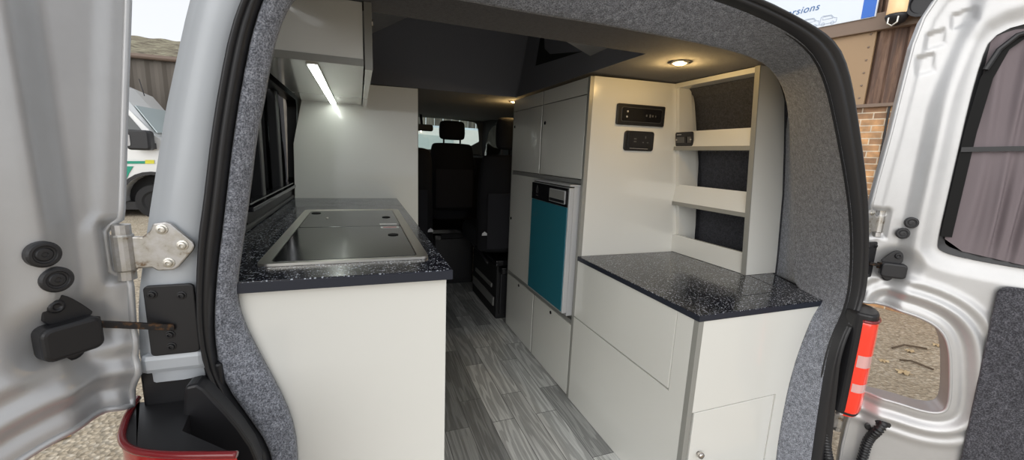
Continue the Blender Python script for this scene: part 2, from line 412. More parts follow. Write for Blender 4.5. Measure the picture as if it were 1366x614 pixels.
# raised roof canvas
T = thing('roof_canvas', (.38, 1.7, 1.374), 'black fabric side walls of the raised roof opening above the aisle', 'roof canvas')
tp = [(-.05, 1.15, 1.86), (.93, 1.15, 1.86), (.905, 2.20, 1.86), (-.05, 2.20, 1.86)]
bt = [(x, y, 1.374) for x, y in ch]
mb = MB().loft([bt, tp], True)
mb.bm.faces.new([mb.bm.verts.new(p) for p in tp])
mb.build('canvas', 'canvas', T)
def cpt(y, z):     # on the right hand canvas
    f = (z - 1.374) / (1.86 - 1.374); return (.842 + f * (.93 - (y - 1.15) / 1.05 * .025 - .842) - .003, y, z)
MB().prism([cpt(2.03, 1.505), cpt(1.45, 1.465), cpt(1.45, 1.72), cpt(2.03, 1.70)], (.001, 0, 0)).build('mesh_window', 'mesh', T)
MB().tube([(.842, 2.256, 1.372), (.9035, 2.198, 1.86)], .006, 8).build('corner_seam', 'canvas', T)
# cab: front wall with windscreen opening, right cab wall with door window
fw = [(-.40, -.02), (1.29, -.02), (1.29, 1.50), (-.40, 1.50)]
fh = smooth_poly([(-.34, 1.08), (1.245, 1.08), (1.215, 1.37), (1.14, 1.398), (.5, 1.41), (-.24, 1.41)], 2)
struct(sheet(fw, [fh], .09, lambda A, B: [(a, 4.43 - .08 * max(0, b - 1.0), b) for a, b in zip(A, B)]).build('wall_front', 'headliner'))
struct(MB().box(-.312, -.307, 3.25, 4.15, 1.02, 1.37).build('window_4', 'pane'))
w2 = struct(MB().box(-.36, 1.26, 4.45, 4.456, 1.05, 1.44).build('window_2', 'pane'))
rwall = [(3.45, -.02), (4.42, -.02), (4.42, 1.46), (3.45, 1.46)]
rh = smooth_poly([(3.70, 1.05), (4.31, 1.03), (4.29, 1.08), (4.19, 1.27), (4.08, 1.325), (3.90, 1.352), (3.70, 1.352)], 1)
struct(sheet(rwall, [rh], .08, lambda A, B: [(1.27, a, b) for a, b in zip(A, B)]).build('wall_cab', 'dash'))
struct(MB().box(1.272, 1.278, 3.70, 4.34, 1.0, 1.38).build('window_3', 'pane'))
struct(MB().box(1.255, 1.47, 3.50, 3.56, -.02, 1.42).build('wall_pillar', 'dash'))
struct(MB().loft([[(-.4, 3.1, 1.374), (1.28, 3.1, 1.374)], [(-.4, 3.5, 1.395), (1.28, 3.5, 1.395)], [(-.4, 4.42, 1.405), (1.28, 4.42, 1.405)]]).build('ceiling_cab', 'headliner'))
T = thing('dashboard', (.5, 3.98, 0), 'low black dashboard under the windscreen beyond the seats', 'dashboard')
MB().prism([(-.28, 4.40, .3), (-.28, 4.08, .5), (-.28, 4.02, .90), (-.28, 4.12, 1.02), (-.28, 4.38, 1.05)], (1.53, 0, 0)).build('fascia', 'dash', T, .02)
MB().lathe((.92, 3.98, .94), (0, .9, -.45), [(.17, 0), (.178, .012), (.17, .024)], 28).build('instrument_hood', 'dash', T, smooth=True)
T = thing('rear_view_mirror', (.545, 3.88, 1.29), 'small black interior mirror at the top of the windscreen', 'mirror')
MB().prism([(x + .545, 3.87, z + 1.27) for x, z in rrect(-.10, .10, -.03, .03, .02)], (0, .025, 0)).build('housing', 'black_plastic', T, .006)
MB().tube([(.545, 3.9, 1.29), (.545, 3.98, 1.40)], .012).build('stem', 'black_plastic', T)
T = thing('grab_handle', (1.21, 3.6, 1.36), 'pale curved grab handle high beside the cab side window', 'handle')
MB().tube([(1.235, 3.45, 1.362), (1.20, 3.50, 1.335), (1.19, 3.60, 1.325), (1.20, 3.70, 1.335), (1.235, 3.75, 1.362)], .012).build('grip', 'headliner', T, smooth=True)

# ================================================================== CAMPERVAN (shell, pillar, seal, lamps, doors)
VAN = thing('campervan', (.543, .66, GZ), 'silver campervan seen into its open back doors', 'van')
# --- aperture curves
def pathpts(lst, n):
    p = smooth_poly(lst, 2, False); L = [0.]
    for a, b in zip(p, p[1:]): L.append(L[-1] + (b - a).length)
    out = []
    for k in range(n):
        t = L[-1] * k / (n - 1); i = 0
        while i < len(L) - 2 and L[i + 1] < t: i += 1
        f = (t - L[i]) / max(L[i + 1] - L[i], 1e-9); out.append(p[i].lerp(p[i + 1], f))
    return out
V_ = Vector
LOl = [at(u, v, .68) for u, v in ((340, 602), (300, 547), (270, 482), (261, 407), (265, 307), (270, 280), (285, 150), (315, 0))]
LIl = [at(u, v, .70) for u, v in ((365.7, 605), (327.6, 551), (297, 509.5), (285.7, 456), (287.6, 380), (300, 280), (315, 150), (345, 0))]
LCl = [at(u, v, .715) for u, v in ((397, 614), (392, 570), (373, 525), (346.7, 479), (318, 422), (314, 380), (324, 317), (334.7, 237), (340, 187), (351, 137), (364, 56), (385, 0))]
ROl = [at(u, v, .68) for u, v in ((1016, 0), (1055, 20), (1090.6, 39.5), (1112.5, 57), (1125.7, 81), (1136.7, 129.6), (1152.6, 244), (1155, 300), (1154.5, 361.6), (1148, 405), (1118, 459), (1112, 530), (1104, 614))]
RIl = [at(u, v, .70) for u, v in ((960, 0), (1060, 45), (1100, 90), (1120, 180), (1137, 280), (1138.7, 356), (1131.6, 410.5), (1104.5, 465), (1091, 552), (1082.7, 614))]
lowL = [V_((-.21, 0, -.02)), V_((-.205, 0, .10)), V_((-.185, 0, .25)), V_((-.15, 0, .42))]
def withY(l, y, dx=0): return [V_((p.x + dx, y, p.z)) for p in l]
LO = withY(lowL, .68, -.02) + LOl + [V_((-.09, .68, 1.315)), V_((-.02, .68, 1.36)), V_((.08, .68, 1.388)), V_((.22, .68, 1.398)), V_((.5, .68, 1.405))] + ROl + [V_((1.315, .68, .05)), V_((1.315, .68, -.02))]
LI = withY(lowL, .70) + LIl + [V_((-.09, .70, 1.283)), V_((-.03, .70, 1.325)), V_((.06, .70, 1.352)), V_((.2, .70, 1.37)), V_((.45, .70, 1.378))] + RIl + [V_((1.275, .70, .05)), V_((1.275, .70, -.02))]
RCl = [at(622, 0, .79), at(703, 16, .79), at(800, 31, .79), at(950, 60, .80), at(1018, 80, .83), at(1044, 113, .90), at(1052, 150, .94), at(1060, 250, .96), at(1060, 300, .95), at(1058, 350, .94), at(1057, 379, .93),
       at(1094, 407, .778), at(1075, 450, .778), at(1058, 500, .778), at(1045, 560, .778), at(1037, 614, .778)]
LC = [V_((-.18, .715, -.02)), V_((-.175, .715, .10)), V_((-.155, .715, .25)), V_((-.12, .715, .42))] + LCl + [V_((-.06, .73, 1.285)), V_((-.01, .75, 1.30)), V_((.08, .77, 1.314))] + RCl + [V_((1.25, .778, .05)), V_((1.25, .778, -.02))]
def split_match(A, B, C, n):    # resample the three curves so that stretches between shared landmarks keep step
    return pathpts(A, n), pathpts(B, n), pathpts(C, n)
# landmarks: (index in LO, LI, LC) for bottom left, widest left, top left, top right, widest right, bottom right
iLO = [0, 7, 11, len(LO) - 15, len(LO) - 7, len(LO) - 1]
iLI = [0, 7, 11, len(LI) - 12, len(LI) - 7, len(LI) - 1]
iLC = [0, 8, 15, 19 + 3, len(LC) - 8, len(LC) - 1]
def chunks(L, idx, n):
    p = smooth_poly(L, 2, False); q = []
    marks = [min(range(len(p)), key=lambda k: (p[k] - L[i]).length) for i in idx]; marks[0] = 0; marks[-1] = len(p) - 1
    for a, b in zip(marks, marks[1:]):
        seg = p[a:b + 1]; LL = [0.]
        for s0, s1 in zip(seg, seg[1:]): LL.append(LL[-1] + (s1 - s0).length)
        for k in range(n):
            t = LL[-1] * k / n; i = 0
            while i < len(LL) - 2 and LL[i + 1] < t: i += 1
            q.append(seg[i].lerp(seg[i + 1], (t - LL[i]) / max(LL[i + 1] - LL[i], 1e-9)))
    q.append(p[-1]); return q
NS = 26
cO, cI, cC = chunks(LO, iLO, NS), chunks(LI, iLI, NS), chunks(LC, iLC, NS)
# rubber seal: a rounded double lip between outer and inner curve
prof = [(-.02, .012), (0, 0), (.12, -.012), (.32, -.017), (.44, -.011), (.52, -.009), (.62, -.015), (.82, -.013), (.96, -.002), (.995, .005), (.998, .008)]
rows = []
for f, dy in prof:
    rows.append([V_((o_.x + (i_.x - o_.x) * f, o_.y + (i_.y - o_.y) * f + dy, o_.z + (i_.z - o_.z) * f)) for o_, i_ in zip(cO, cI)])
MB().loft(rows).build('door_seal', 'rubber', VAN, smooth=True)
# carpet lining of the rear surround (part of the room)
rows = []
for f, dy in ((0, .004), (.04, -.004), (.14, -.009), (.35, -.010), (.6, -.008), (.85, -.004), (.97, .002), (1., .012)):
    rows.append([V_((a.x + (c.x - a.x) * f, a.y + (c.y - a.y) * f + dy * (1 - max(0, min(1, (c.y - .74) / .1))), a.z + (c.z - a.z) * f)) for a, c in zip(cI, cC)])
def ret(c, st):
    low = c.z < 1.0 and c.y < .79
    if c.x > .5 and c.y > .84 and not low:      # runs on to the side wall
        wx = float(np.interp(c.z, [q[1] for q in wp], [q[0] for q in wp]))
        return V_((c.x + (wx - c.x) * (.5, 1.0)[st], (c.y + .04, 1.046)[st], c.z + (.02, .045)[st] * (c.z > 1.2)))
    if c.x < .5: return V_((.53 + (c.x - .53) * (1.03, 1.07)[st], c.y + (.008, .010)[st] + (.02, .05)[st] * (c.z > 1.2), c.z + (.035, .09)[st] * (c.z > 1.2)))
    return V_((c.x + (c.x - .53) * (.03, .14)[st], c.y + ((.006, .008)[st] if low else (.03, .06)[st]), c.z + (.035, .09)[st] * (c.z > 1.2)))
rows.append([ret(c, 0) for c in cC]); rows.append([ret(c, 1) for c in cC])
struct(MB().loft(rows).build('wall_rear', 'lining', smooth=True))

# --- left corner pillar (silver, sky reflection painted into its colour), and its mirror on the right
def outer_edge(z):     # x of the pillar's outer edge in the rear plane, left side
    zs = [-.1, .4, .665, .748, .826, .942, 1.083, 1.228, 1.40]; xs = [-.29, -.30, -.307, -.307, -.300, -.277, -.246, -.207, -.13]
    return float(np.interp(z, zs, xs))
def seal_edge(z):
    p = [q for q in cO[:NS * 2 + 14]]
    return float(np.interp(z, [q.z for q in p], [q.x for q in p]))
def pillar_rows(z0, z1, n=26):
    rows = []
    for z in np.linspace(z0, z1, n):
        xo = outer_edge(z); xs = seal_edge(z) + .012; w = xs - xo
        rows.append([(xs, .705, z), (xs - w * .1, .690, z), (xs - w * .45, .683, z), (xo + w * .22, .684, z), (xo + w * .15, .690, z), (xo + w * .06, .689, z), (xo + .002, .696, z),
                     (xo - .004, .72, z), (xo - .028, .80, z), (xo - .06, .95, z), (xo - .075, 1.12, z)])
    return rows
MB().loft(pillar_rows(.70, 1.40)).build('corner_pillar', 'silver_skylit', VAN, smooth=True)
rp_edge = [q for q in cO[NS * 3:]]
def seal_right(z): return float(np.interp(-z, [-q.z for q in rp_edge], [q.x for q in rp_edge]))
rows = []
for z in np.linspace(.70, 1.34, 22):
    xs = seal_right(z) - .012; k = (xs + .012) / .68 * .985
    row = [(xs, .702, z)]
    for x in (xs + .02, xs + .05, xs + .09, (xs + 1.42) / 2, 1.42, 1.50, 1.53): row.append((max(x, xs + .02), max(.704, x / k), z))
    rows.append(row + [(1.53, 3.55, z)])
MB().loft(rows).build('corner_pillar', 'silver_skylit', VAN, smooth=True)
MB().loft([[(-.365, 1.2, z), (-.40, 4.3, z)] for z in (-.2, .82)]).build('side_panel', 'silver', VAN)
MB().loft([[(1.50, 1.0, z), (1.53, 4.3, z)] for z in (-.2, .72)]).build('side_panel', 'silver', VAN)
MB().loft([[(-.10, y, 1.37), (-.02, y, 1.405), (.2, y, 1.425), (.76, y, 1.412)] for y in (.69, .74)]).build('roof_edge', 'silver_skylit', VAN, smooth=True)
MB().loft([[(-.20, 1.0, 1.44), (.5, 1.0, 1.46), (1.30, 1.0, 1.44)], [(-.25, 1.25, 1.44), (.5, 1.25, 1.46), (1.45, 1.25, 1.42)], [(-.39, 1.9, 1.40), (.5, 1.9, 1.90), (1.52, 1.9, 1.40)], [(-.39, 4.4, 1.42), (.5, 4.4, 1.47), (1.52, 4.4, 1.42)]]).build('roof_panel', 'silver', VAN)
# lower step of the pillar, black recess, bumper corner
MB().box(-.300, -.222, .678, .70, .715, .745).build('pillar_step', 'silver_skylit', VAN, .008)
MB().box(-.305, -.205, .688, .74, .55, .716).build('lamp_recess', 'black_plastic', VAN, .004)
pp = [at(u, v, .645) for u, v in ((243, 640), (244, 540), (246, 517), (262, 513), (272, 519), (284, 532), (300, 549), (318, 570), (336, 596), (346, 620), (346, 640))]
MB().prism(pp, (0, .03, 0)).build('bumper_corner', 'black_plastic', VAN, .004)
# --- black check plate on the pillar, bolts
def bolts(parent, pts, n, r, material, name='bolt'):
    for p in pts: MB().lathe(p, n, [(r * 1.35, 0), (r * 1.35, r * .25), (r, r * .3), (r * .9, r * .9), (r * .5, r * .95), (r * .45, r * .5), (0, r * .5)], 14).build(name, material, parent, smooth=False)
for sgn, ox, dy in ((1, 0, 0), (-1, 1.086, .02)):
    X = lambda x: ox + sgn * x
    pts = [(X(a), .682 + dy, b) for a, b in rrect(-.284, -.226, .744, .848, .006)]
    cp = MB().prism(pts, (0, -.006, 0)).build('check_plate', 'black_plastic', VAN, .0015)
    bolts(cp, [(X(-.274), .676 + dy, .836), (X(-.241), .676 + dy, .832), (X(-.259), .676 + dy, .775), (X(-.259), .676 + dy, .757)], (0, -1, 0), .0045, 'black_plastic')
# --- hinges: plate with three bolts, knuckle
def hinge(sgn, ox, dy, dz):
    X = lambda x: ox + sgn * x
    outline = [(-.290, .919), (-.276, .918), (-.268, .925), (-.263, .936), (-.249, .938), (-.243, .935), (-.2205, .909), (-.219, .903), (-.2215, .897), (-.240, .874), (-.246, .870), (-.264, .870), (-.270, .875), (-.290, .874)]
    pl = MB().prism([(X(a), .680 + dy, b + dz) for a, b in outline], (0, -.007, 0)).build('door_hinge', 'hinge', VAN, .002, label='bare steel hinge plate' )
    bolts(pl, [(X(-.2535), .673 + dy, .928 + dz), (X(-.2325), .673 + dy, .905 + dz), (X(-.250), .673 + dy, .881 + dz)], (0, -1, 0), .0052, 'steel')
    MB().lathe((X(-.298), .676 + dy, .872 + dz), (0, 0, 1), [(.011, 0), (.012, .002), (.012, .048), (.011, .05)], 16).lathe((X(-.298), .676 + dy, .860 + dz), (0, 0, 1), [(.010, 0), (.010, .075)], 12).build('hinge_knuckle', 'hinge', pl, smooth=False)
for dz in (0, -.62): hinge(1, 0, 0, dz); hinge(-1, 1.086 + .0, .035, dz)
# --- tail lamps
def tail_lamp(plan, inner, z0, z1, c, bars, material, cap, it):
    plan = smooth_poly([V_(p) for p in plan], it, False); c = V_(c)
    rows = []
    for z, k in ((z0, .70), (z0 + .01, .9), (z0 + .03, .985), (z0 + .08, 1.), (z1 - .05, 1.), (z1 - .012, .985), (z1, .955)):
        rows.append([(c.x + (p.x - c.x) * k, c.y + (p.y - c.y) * k, z) for p in plan])
    lens = MB().loft(rows).build('tail_lamp', material, VAN, smooth=True, label='red lamp lens')
    hp = inner + [(c.x + (p.x - c.x) * .95, c.y + (p.y - c.y) * .95) for p in plan]
    MB().prism([(a, b, z0 + .012) for a, b in hp], (0, 0, z1 - z0 - .016 + cap)).build('lamp_housing', 'black_plastic', lens, .006)
    rim = [V_((c.x + (p.x - c.x) * .975, c.y + (p.y - c.y) * .975, z1 - .002)) for p in plan]
    MB().tube(rim, .0045, 8).build('lens_rim', 'red_dark', lens, smooth=True)
    for za, zb in bars:
        rr = [[(c.x + (p.x - c.x) * 1.006, c.y + (p.y - c.y) * 1.006, z) for p in plan[1:-6]] for z in (za, zb)]
        MB().loft(rr).build('clear_lens', 'clear_lens', lens, smooth=True)
tail_lamp([(-.150, .530), (-.20, .545), (-.245, .560), (-.277, .578), (-.297, .603), (-.309, .637), (-.318, .675), (-.322, .71)], [(-.318, .700), (-.242, .690), (-.232, .608)], .36, .668, (-.235, .68), ((.50, .555), (.40, .445)), 'red_lens', 0., 2)
tail_lamp([(1.282, .648), (1.287, .637), (1.295, .630), (1.312, .629), (1.335, .636), (1.36, .652), (1.385, .677), (1.395, .71)], [(1.39, .72), (1.312, .718), (1.286, .694), (1.279, .665)], .340, .640, (1.335, .71), ((.505, .54), (.43, .455)), 'red_lit', .022, 1)

# --- barn doors
def rear_door(Pxy, d, n, edge, notch, label, right):
    P0 = V_((*Pxy, 0)); d = V_((*d, 0)); n = V_((*n, 0))
    Wd = lambda s, z, h=0.: P0 + d * s + V_((0, 0, z)) + n * h
    win = smooth_poly([(.147, .86), (.147, 1.0), (.147, 1.30), (.162, 1.40), (.30, 1.405), (.60, 1.405), (.64, 1.36), (.64, .86), (.60, .815), (.34, .815), (.20, .828), (.155, .84)], 2)
    win = [tuple(p) for p in win]
    notch = [tuple(p) for p in smooth_poly([V_(p) for p in notch], 2, False)]
    outline = [(.68, .0), (.05, .0), (.045, .20)] + notch + edge + [(.16, 1.525), (.60, 1.525), (.68, 1.48), (.705, 1.3), (.715, .7), (.715, .1)]
    notchp = smooth_poly([V_(p) for p in notch], 2, False)
    def depth(A, B):
        dw = dist_poly(A, B, win); dn = dist_poly(A, B, [tuple(p) for p in notchp], False); de = dist_poly(A, B, edge, False)
        h = .024 * sstep(.066, .112, A - .035 * sstep(1.2, 1.5, B)) - .004 * sstep(.018, .03, de)
        h += -.010 * (1 - sstep(.004, .05, dw))
        h += .010 * np.exp(-((dn - .052) / .013) ** 2) - .006 * np.exp(-((dn - .028) / .010) ** 2) + .006 * np.exp(-((dn - .088) / .012) ** 2)
        r = np.hypot((A - (.078 if right else .096)) / 1.05, B - (.785 if right else .805)); h += -.016 * (1 - sstep(.018, .062, r))
        for (cs, cz, w, hh) in ((.062, 1.385, .020, .022), (.052, 1.325, .020, .026), (.105, 1.43, .022, .02)):
            q = np.maximum(np.abs((A - cs) + (B - cz) * .15) / w, np.abs((B - cz) - .35 * (A - cs)) / hh)
            h += -.005 * (1 - sstep(.75, 1.05, q))
        hx = np.maximum(np.abs(A - .02) / .028, np.abs(B - .90) / .045); h += -.012 * (1 - sstep(.7, 1.0, hx))
        return h
    mb = sheet(outline, [win], .0055, lambda A, B: [Wd(a, b, h) for a, b, h in zip(A, B, depth(A, B))])
    D = mb.build('rear_door', 'silver', VAN, smooth=True, label=label)
    # turned rim and outer skin
    ol = [tuple(p) for p in resample(outline, .012)]; A = np.array([p[0] for p in ol]); B = np.array([p[1] for p in ol]); H = depth(A, B)
    rim = [Wd(a, b, h) for a, b, h in zip(A, B, H)]
    back = [Wd(a, b, -.045) for a, b in ol]; mid = [Wd(a, b, h - .012) for a, b, h in zip(A, B, H)]
    rb = MB().loft([[p + n * .0 for p in rim], mid, back], True)
    for q in (rim,):
        rb.tube(q + [q[0]], .0045, 6)
    rb.build('door_rim', 'silver', D, smooth=True)
    MB().prism([Wd(a, b, -.046) for a, b in outline], n * -.002).build('outer_skin', 'silver', D)
    # window: black rubber surround and dark glass
    wl = [p for p in resample(win, .015)]
    cx, cz = .40, 1.10
    inner = [V_((cx + (p.x - cx) * .94, cz + (p.y - cz) * .95)) for p in wl]
    MB().loft([[Wd(p.x, p.y, .013) for p in wl], [Wd(p.x, p.y, .004) for p in wl], [Wd(p.x, p.y, .000) for p in inner], [Wd(p.x, p.y, -.03) for p in inner]], True).build('window_seal', 'rubber', D, smooth=False)
    MB().prism([Wd(p.x, p.y, -.034) for p in inner], n * -.004).build('window_pane', 'privacy', D)
    # curtain: gathered folds held by a black band half way and at top and foot
    if right:
        rows = []
        sa, sb = .162, .625
        for z in np.linspace(.845, 1.392, 34):
            row = []
            for s in np.linspace(sa, sb, 220):
                pin = min(1., abs(z - 1.105) / .10, abs(z - .845) / .06, abs(z - 1.39) / .06); pin = .35 + .65 * pin
                u = (s - sa) * 60 + .9 * math.sin(s * 23) + .35 * math.sin(z * 9 + s * 40)
                f = math.sin(u * 2.2) + .35 * math.sin(u * 4.1 + z * 4)
                lean = .012 * math.sin(z * 7.) * (s - sa) / .3
                s2 = s + lean; zz = min(z, 1.392 - .8 * max(0, .20 - s2) ** 1.2)
                lo_ = .845 + (.03 * max(0, (.20 - s2) / .04) if s2 < .20 else -.02 * min(1, (s2 - .2) / .12))
                zz = lo_ + (zz - .845) * (1.392 - lo_) / (1.392 - .845)
                row.append(Wd(s2, zz, .006 + .0075 * f * pin * (.45 + .55 * sstep(.19, .24, s))))
            rows.append(row)
        cu = MB().loft(rows).build('curtain', 'curtain', D, smooth=True)
        MB().loft([[Wd(s, 1.101 + (s - .15) * .05, .017), Wd(s, 1.113 + (s - .15) * .05, .017)] for s in np.linspace(.150, .64, 30)]).build('curtain_band', 'black_plastic', cu)
        MB().loft([[Wd(s, z, .012), Wd(s + .022, z, .014)] for s, z in zip((.150, .150, .156, .172, .20), (.88, 1.15, 1.28, 1.345, 1.375))]).build('curtain_edging', 'seam', cu)
        MB().tube([Wd(s, z, .018) for s, z in ((.160, 1.30), (.175, 1.345), (.20, 1.375), (.24, 1.388), (.30, 1.392), (.6, 1.392))], .006, 8).build('curtain_wire', 'black_plastic', cu)
    # carpeted trim panel
    tp = rrect(.272, .66, .03, .772, .022)
    MB().prism([Wd(a + (.772 - b) * .03 - .002, b, .026) for a, b in tp], n * .008).build('trim_panel', 'trim_carpet', D, .003)
    # grommets
    for s, z in ((.1085, .914), (.1000, .8815)) if not right else ((.087, .910), (.076, .878)):
        hh = .024 * float(sstep(.066, .112, np.array(s))) - (-.007 if right else .001)
        MB().lathe(Wd(s, z, hh), n, [(.0150, -.006), (.0150, .0012), (.013, .0030), (.0105, .0032), (.0095, .0016), (.008, .0014), (.0065, .0028), (.003, .0030), (.0025, .002), (0, .002)], 28).build('grommet', 'rubber', D, smooth=False)
    # door check: black box on its bolted lug, with rusty arm reaching to the pillar plate
    s0 = .100 if not right else .074
    zo = .034 if not right else .0
    bx = MB().prism([Wd(a, b + zo, .002) for a, b in rrect(s0 - .032, s0 + .024, .752, .794, .010)], n * .026).build('door_check', 'black_plastic', D, .005, seg=3)
    lug = smooth_poly([V_((s0 - .034, .79)), V_((s0 + .014, .79)), V_((s0 + .014, .816)), V_((s0 + .006, .829)), V_((s0 - .008, .826)), V_((s0 - .024, .806))], 2)
    MB().prism([Wd(p.x, p.y + zo, .000) for p in lug], n * .012).lathe(Wd(s0 + .002, .814 + zo, .0115), n, [(.008, 0), (.008, .003), (.006, .005), (.004, .005), (.003, .003), (0, .003)], 16).build('check_lug', 'black_plastic', D, .001)
    MB().lathe(Wd(s0 - .01, .750 + zo, -.002), n, [(.012, 0), (.012, .006), (.008, .008), (0, .008)], 18).build('check_foot', 'black_plastic', D, .001)
    e = V_((-.258, .672, .788)) if not right else V_((1.086 + .258, .69, .788))
    a0 = Wd(s0 - .028, .780 + zo, .008)
    dirv = (e - a0).normalized()
    MB().obox((a0 + e) / 2, dirv, (0, 0, 1), dirv.cross(V_((0, 0, 1))), (e - a0).length / 2 + .006, .0045, .003).obox(a0, dirv, (0, 0, 1), dirv.cross(V_((0, 0, 1))), .010, .009, .006).build('check_arm', 'rust', D, .001, label='rusty steel arm')
    if right:     # wiring conduit looping from the body into the door
        pts = [V_(p) for p in ((1.287, .700, .36), (1.286, .690, .28), (1.292, .675, .20), (1.315, .655, .13), (1.345, .645, .10), (1.375, .640, .125), (1.398, .640, .18), (1.412, .644, .25))] + [Wd(.108, .300, .035), Wd(.118, .316, .022), Wd(.122, .318, .0)]
        pts = resample([tuple(p) for p in smooth_poly(pts, 2, False)], .0022, False)
        MB().tube(pts, lambda i: .0115 + .0016 * (1 if (i // 2) % 2 else -1), 14).build('cable_conduit', 'black_plastic', D, smooth=True)
        MB().lathe(Wd(.120, .316, .012), n, [(.020, 0), (.020, .006), (.015, .012), (.013, .012)], 20).lathe(Wd(.093, .292, .012), n, [(.012, 0), (.012, .003), (.008, .005), (0, .005)], 18).build('conduit_grommet', 'rubber', D, smooth=False)
    return D
c50, s50 = math.cos(math.radians(50)), math.sin(math.radians(50))
edgeR = [(.015, .668), (-.003, .80), (-.002, .858), (.011, .872), (.011, .925), (0., .940), (.003, 1.01), (.011, 1.144), (.016, 1.281), (.020, 1.375), (.030, 1.44), (.05, 1.49), (.09, 1.52)]
notchR = [(.05, .39), (.132, .391), (.201, .383), (.236, .395), (.241, .43), (.231, .50), (.215, .585), (.190, .631), (.146, .654), (.081, .666)]
rear_door((1.36, .725), (c50, -s50), (-s50, -c50), edgeR, notchR, 'open right back door with a curtained window', True)
edgeL = [(.036, .674), (.026, .785), (.022, .858), (.036, .872), (.036, .925), (.023, .942), (.005, 1.081), (-.014, 1.223), (-.016, 1.375), (.0, 1.44), (.03, 1.49), (.07, 1.52)]
notchL = [(.05, .41), (.132, .405), (.201, .40), (.236, .41), (.241, .44), (.238, .50), (.225, .585), (.205, .645), (.175, .678), (.131, .690), (.098, .691), (.060, .684)]
rear_door((-.285, .70), (-c50, -s50), (s50, -c50), edgeL, notchL, 'open left back door with two round black plugs', False)

# ================================================================== FURNITURE, LEFT
T = thing('kitchen_cabinet', (-.03, 1.3, 0), 'white cabinet under the hob with plain end panel facing the back doors', 'cabinet')
MB().box(-.245, .138, .745, 1.936, .0, .813).build('carcass', 'white', T, .001)
MB().box(-.245, .1485, .733, .7455, .0, .8145).build('end_panel', 'white', T, .0015)
for y0, y1 in ((.752, 1.13), (1.135, 1.53), (1.535, 1.93)): 
    dr = box('door', (.138, .150, y0, y1, .06, .79), 'white', T, .0015)
    MB().lathe((.150, y1 - .04, .74), (1, 0, 0), [(.010, 0), (.010, .004), (.007, .005), (0, .005)], 16).build('lock', 'chrome', dr)
T = thing('worktop', (-.06, 1.3, .815), 'black sparkly worktop on the left cabinet, holding the hob', 'worktop')
MB().box(-.283, .1575, .7215, 1.9355, .8155, .833).build('slab', 'worktop', T, .001)
box('edge_strip', (-.283, .1575, .7195, .7212, .8145, .8315), 'worktop_edge', T, .0004)
# hob / sink unit with glass lids
T = thing('hob_unit', (-.026, 1.168, .833), 'steel framed hob and sink with dark glass lids set in the left worktop', 'hob')
O_ = [(x, y) for x, y in rrect(-.177, .128, .806, 1.528, .018, 6)]
I_ = [(x, y) for x, y in rrect(-.156, .106, .822, 1.495, .012, 6)]
MB().loft([[(x, y, .8335) for x, y in O_], [(x * .995 - .0001, .0 + y, .8385) for x, y in O_], [(x, y, .8375) for x, y in I_], [(x, y, .8335) for x, y in I_]], True).build('frame', 'steel', T, smooth=False)
for k, (y0, y1, nm) in enumerate(((.8235, 1.176, 'near'), (1.180, 1.4935, 'far'))):
    lid = MB().prism([(x, y, .8335) for x, y in rrect(-.1545, .1045, y0, y1, .010)], (0, 0, .0045)).build('glass_lid', 'smoked', T, .001, label=('near smoked glass lid', 'far smoked glass lid')[k])
    MB().lathe((.075, (1.045, 1.335)[k], .838), (0, 0, 1), [(.0125, 0), (.0125, .0015), (.009, .0025), (0, .0025)], 24).build('lid_plug', 'seam', lid)
    if k == 0:
        MB().prism([(x, y, .8381) for x, y in rrect(.050, .098, 1.140, 1.165, .004)], (0, 0, .0004)).build('sticker', 'paper', lid, label='small round edged warning sticker')
        MB().prism([(x, y, .8386) for x, y in rrect(.056, .092, 1.147, 1.157, .004)], (0, 0, .0003)).build('sticker_print', 'red_print', lid)
    else:
        box('sticker', (.050, .097, 1.197, 1.215, .8381, .8385), 'paper', lid, 0, label='narrow white sticker')
        MB().lathe((-.135, 1.44, .838), (0, 0, 1), [(.014, 0), (.014, .0015), (.010, .0025), (0, .0025)], 24).build('lid_plug', 'seam', lid)
        MB().lathe((-.095, 1.33, .838), (0, 0, 1), [(.004, 0), (.003, .003), (0, .0035)], 12).build('stud', 'steel', lid)
T = thing('divider_panel', (0, 1.94, 0), 'tall glossy white panel standing at the far end of the left worktop', 'panel')
MB().prism([(-.283, 1.937, 0), (.253, 1.937, 0), (.253, 1.937, 1.325), (.02, 1.937, 1.322), (-.17, 1.937, 1.322), (-.212, 1.937, 1.262), (-.255, 1.937, 1.06)], (0, .016, 0)).build('board', 'white', T, .001)
MB().box(.2531, .2545, 1.937, 1.953, 0, 1.325).build('edge_strip', 'edging', T, .0003)
# overhead locker
T = thing('overhead_locker', (-.08, 1.5, 1.24), 'white locker hung above the left worktop with rounded back', 'locker')
prof_ = [(-.215, 1.240), (.0145, 1.240), (.0145, 1.372), (-.115, 1.372), (-.150, 1.345), (-.185, 1.29)]
MB().prism([(x, 1.066, z) for x, z in prof_], (0, .868, 0)).build('carcass', 'white', T, .001)
MB().prism([(x, 1.052, z) for x, z in prof_], (0, .013, 0)).build('end_panel', 'white', T, .001)
MB().box(-.215, .0145, 1.0505, 1.9345, 1.2345, 1.2405).build('floor_panel', 'white', T, .0005)
MB().box(-.215, .0150, 1.0495, 1.0520, 1.2340, 1.2500).build('edge_strip', 'edging', T, .0004)
dr = box('door', (.018, .034, 1.048, 1.934, 1.228, 1.372), 'white', T, .0012)
MB().box(.0175, .0345, 1.0465, 1.0485, 1.2275, 1.3725).build('door_edging', 'edging', dr, .0003)
MB().lathe((.034, 1.12, 1.35), (1, 0, 0), [(.009, 0), (.009, .004), (.006, .006), (0, .006)], 16).build('lock', 'chrome', dr)
T = thing('light_strip', (-.096, 1.45, 1.235), 'slim glowing white light strip under the overhead locker', 'light')
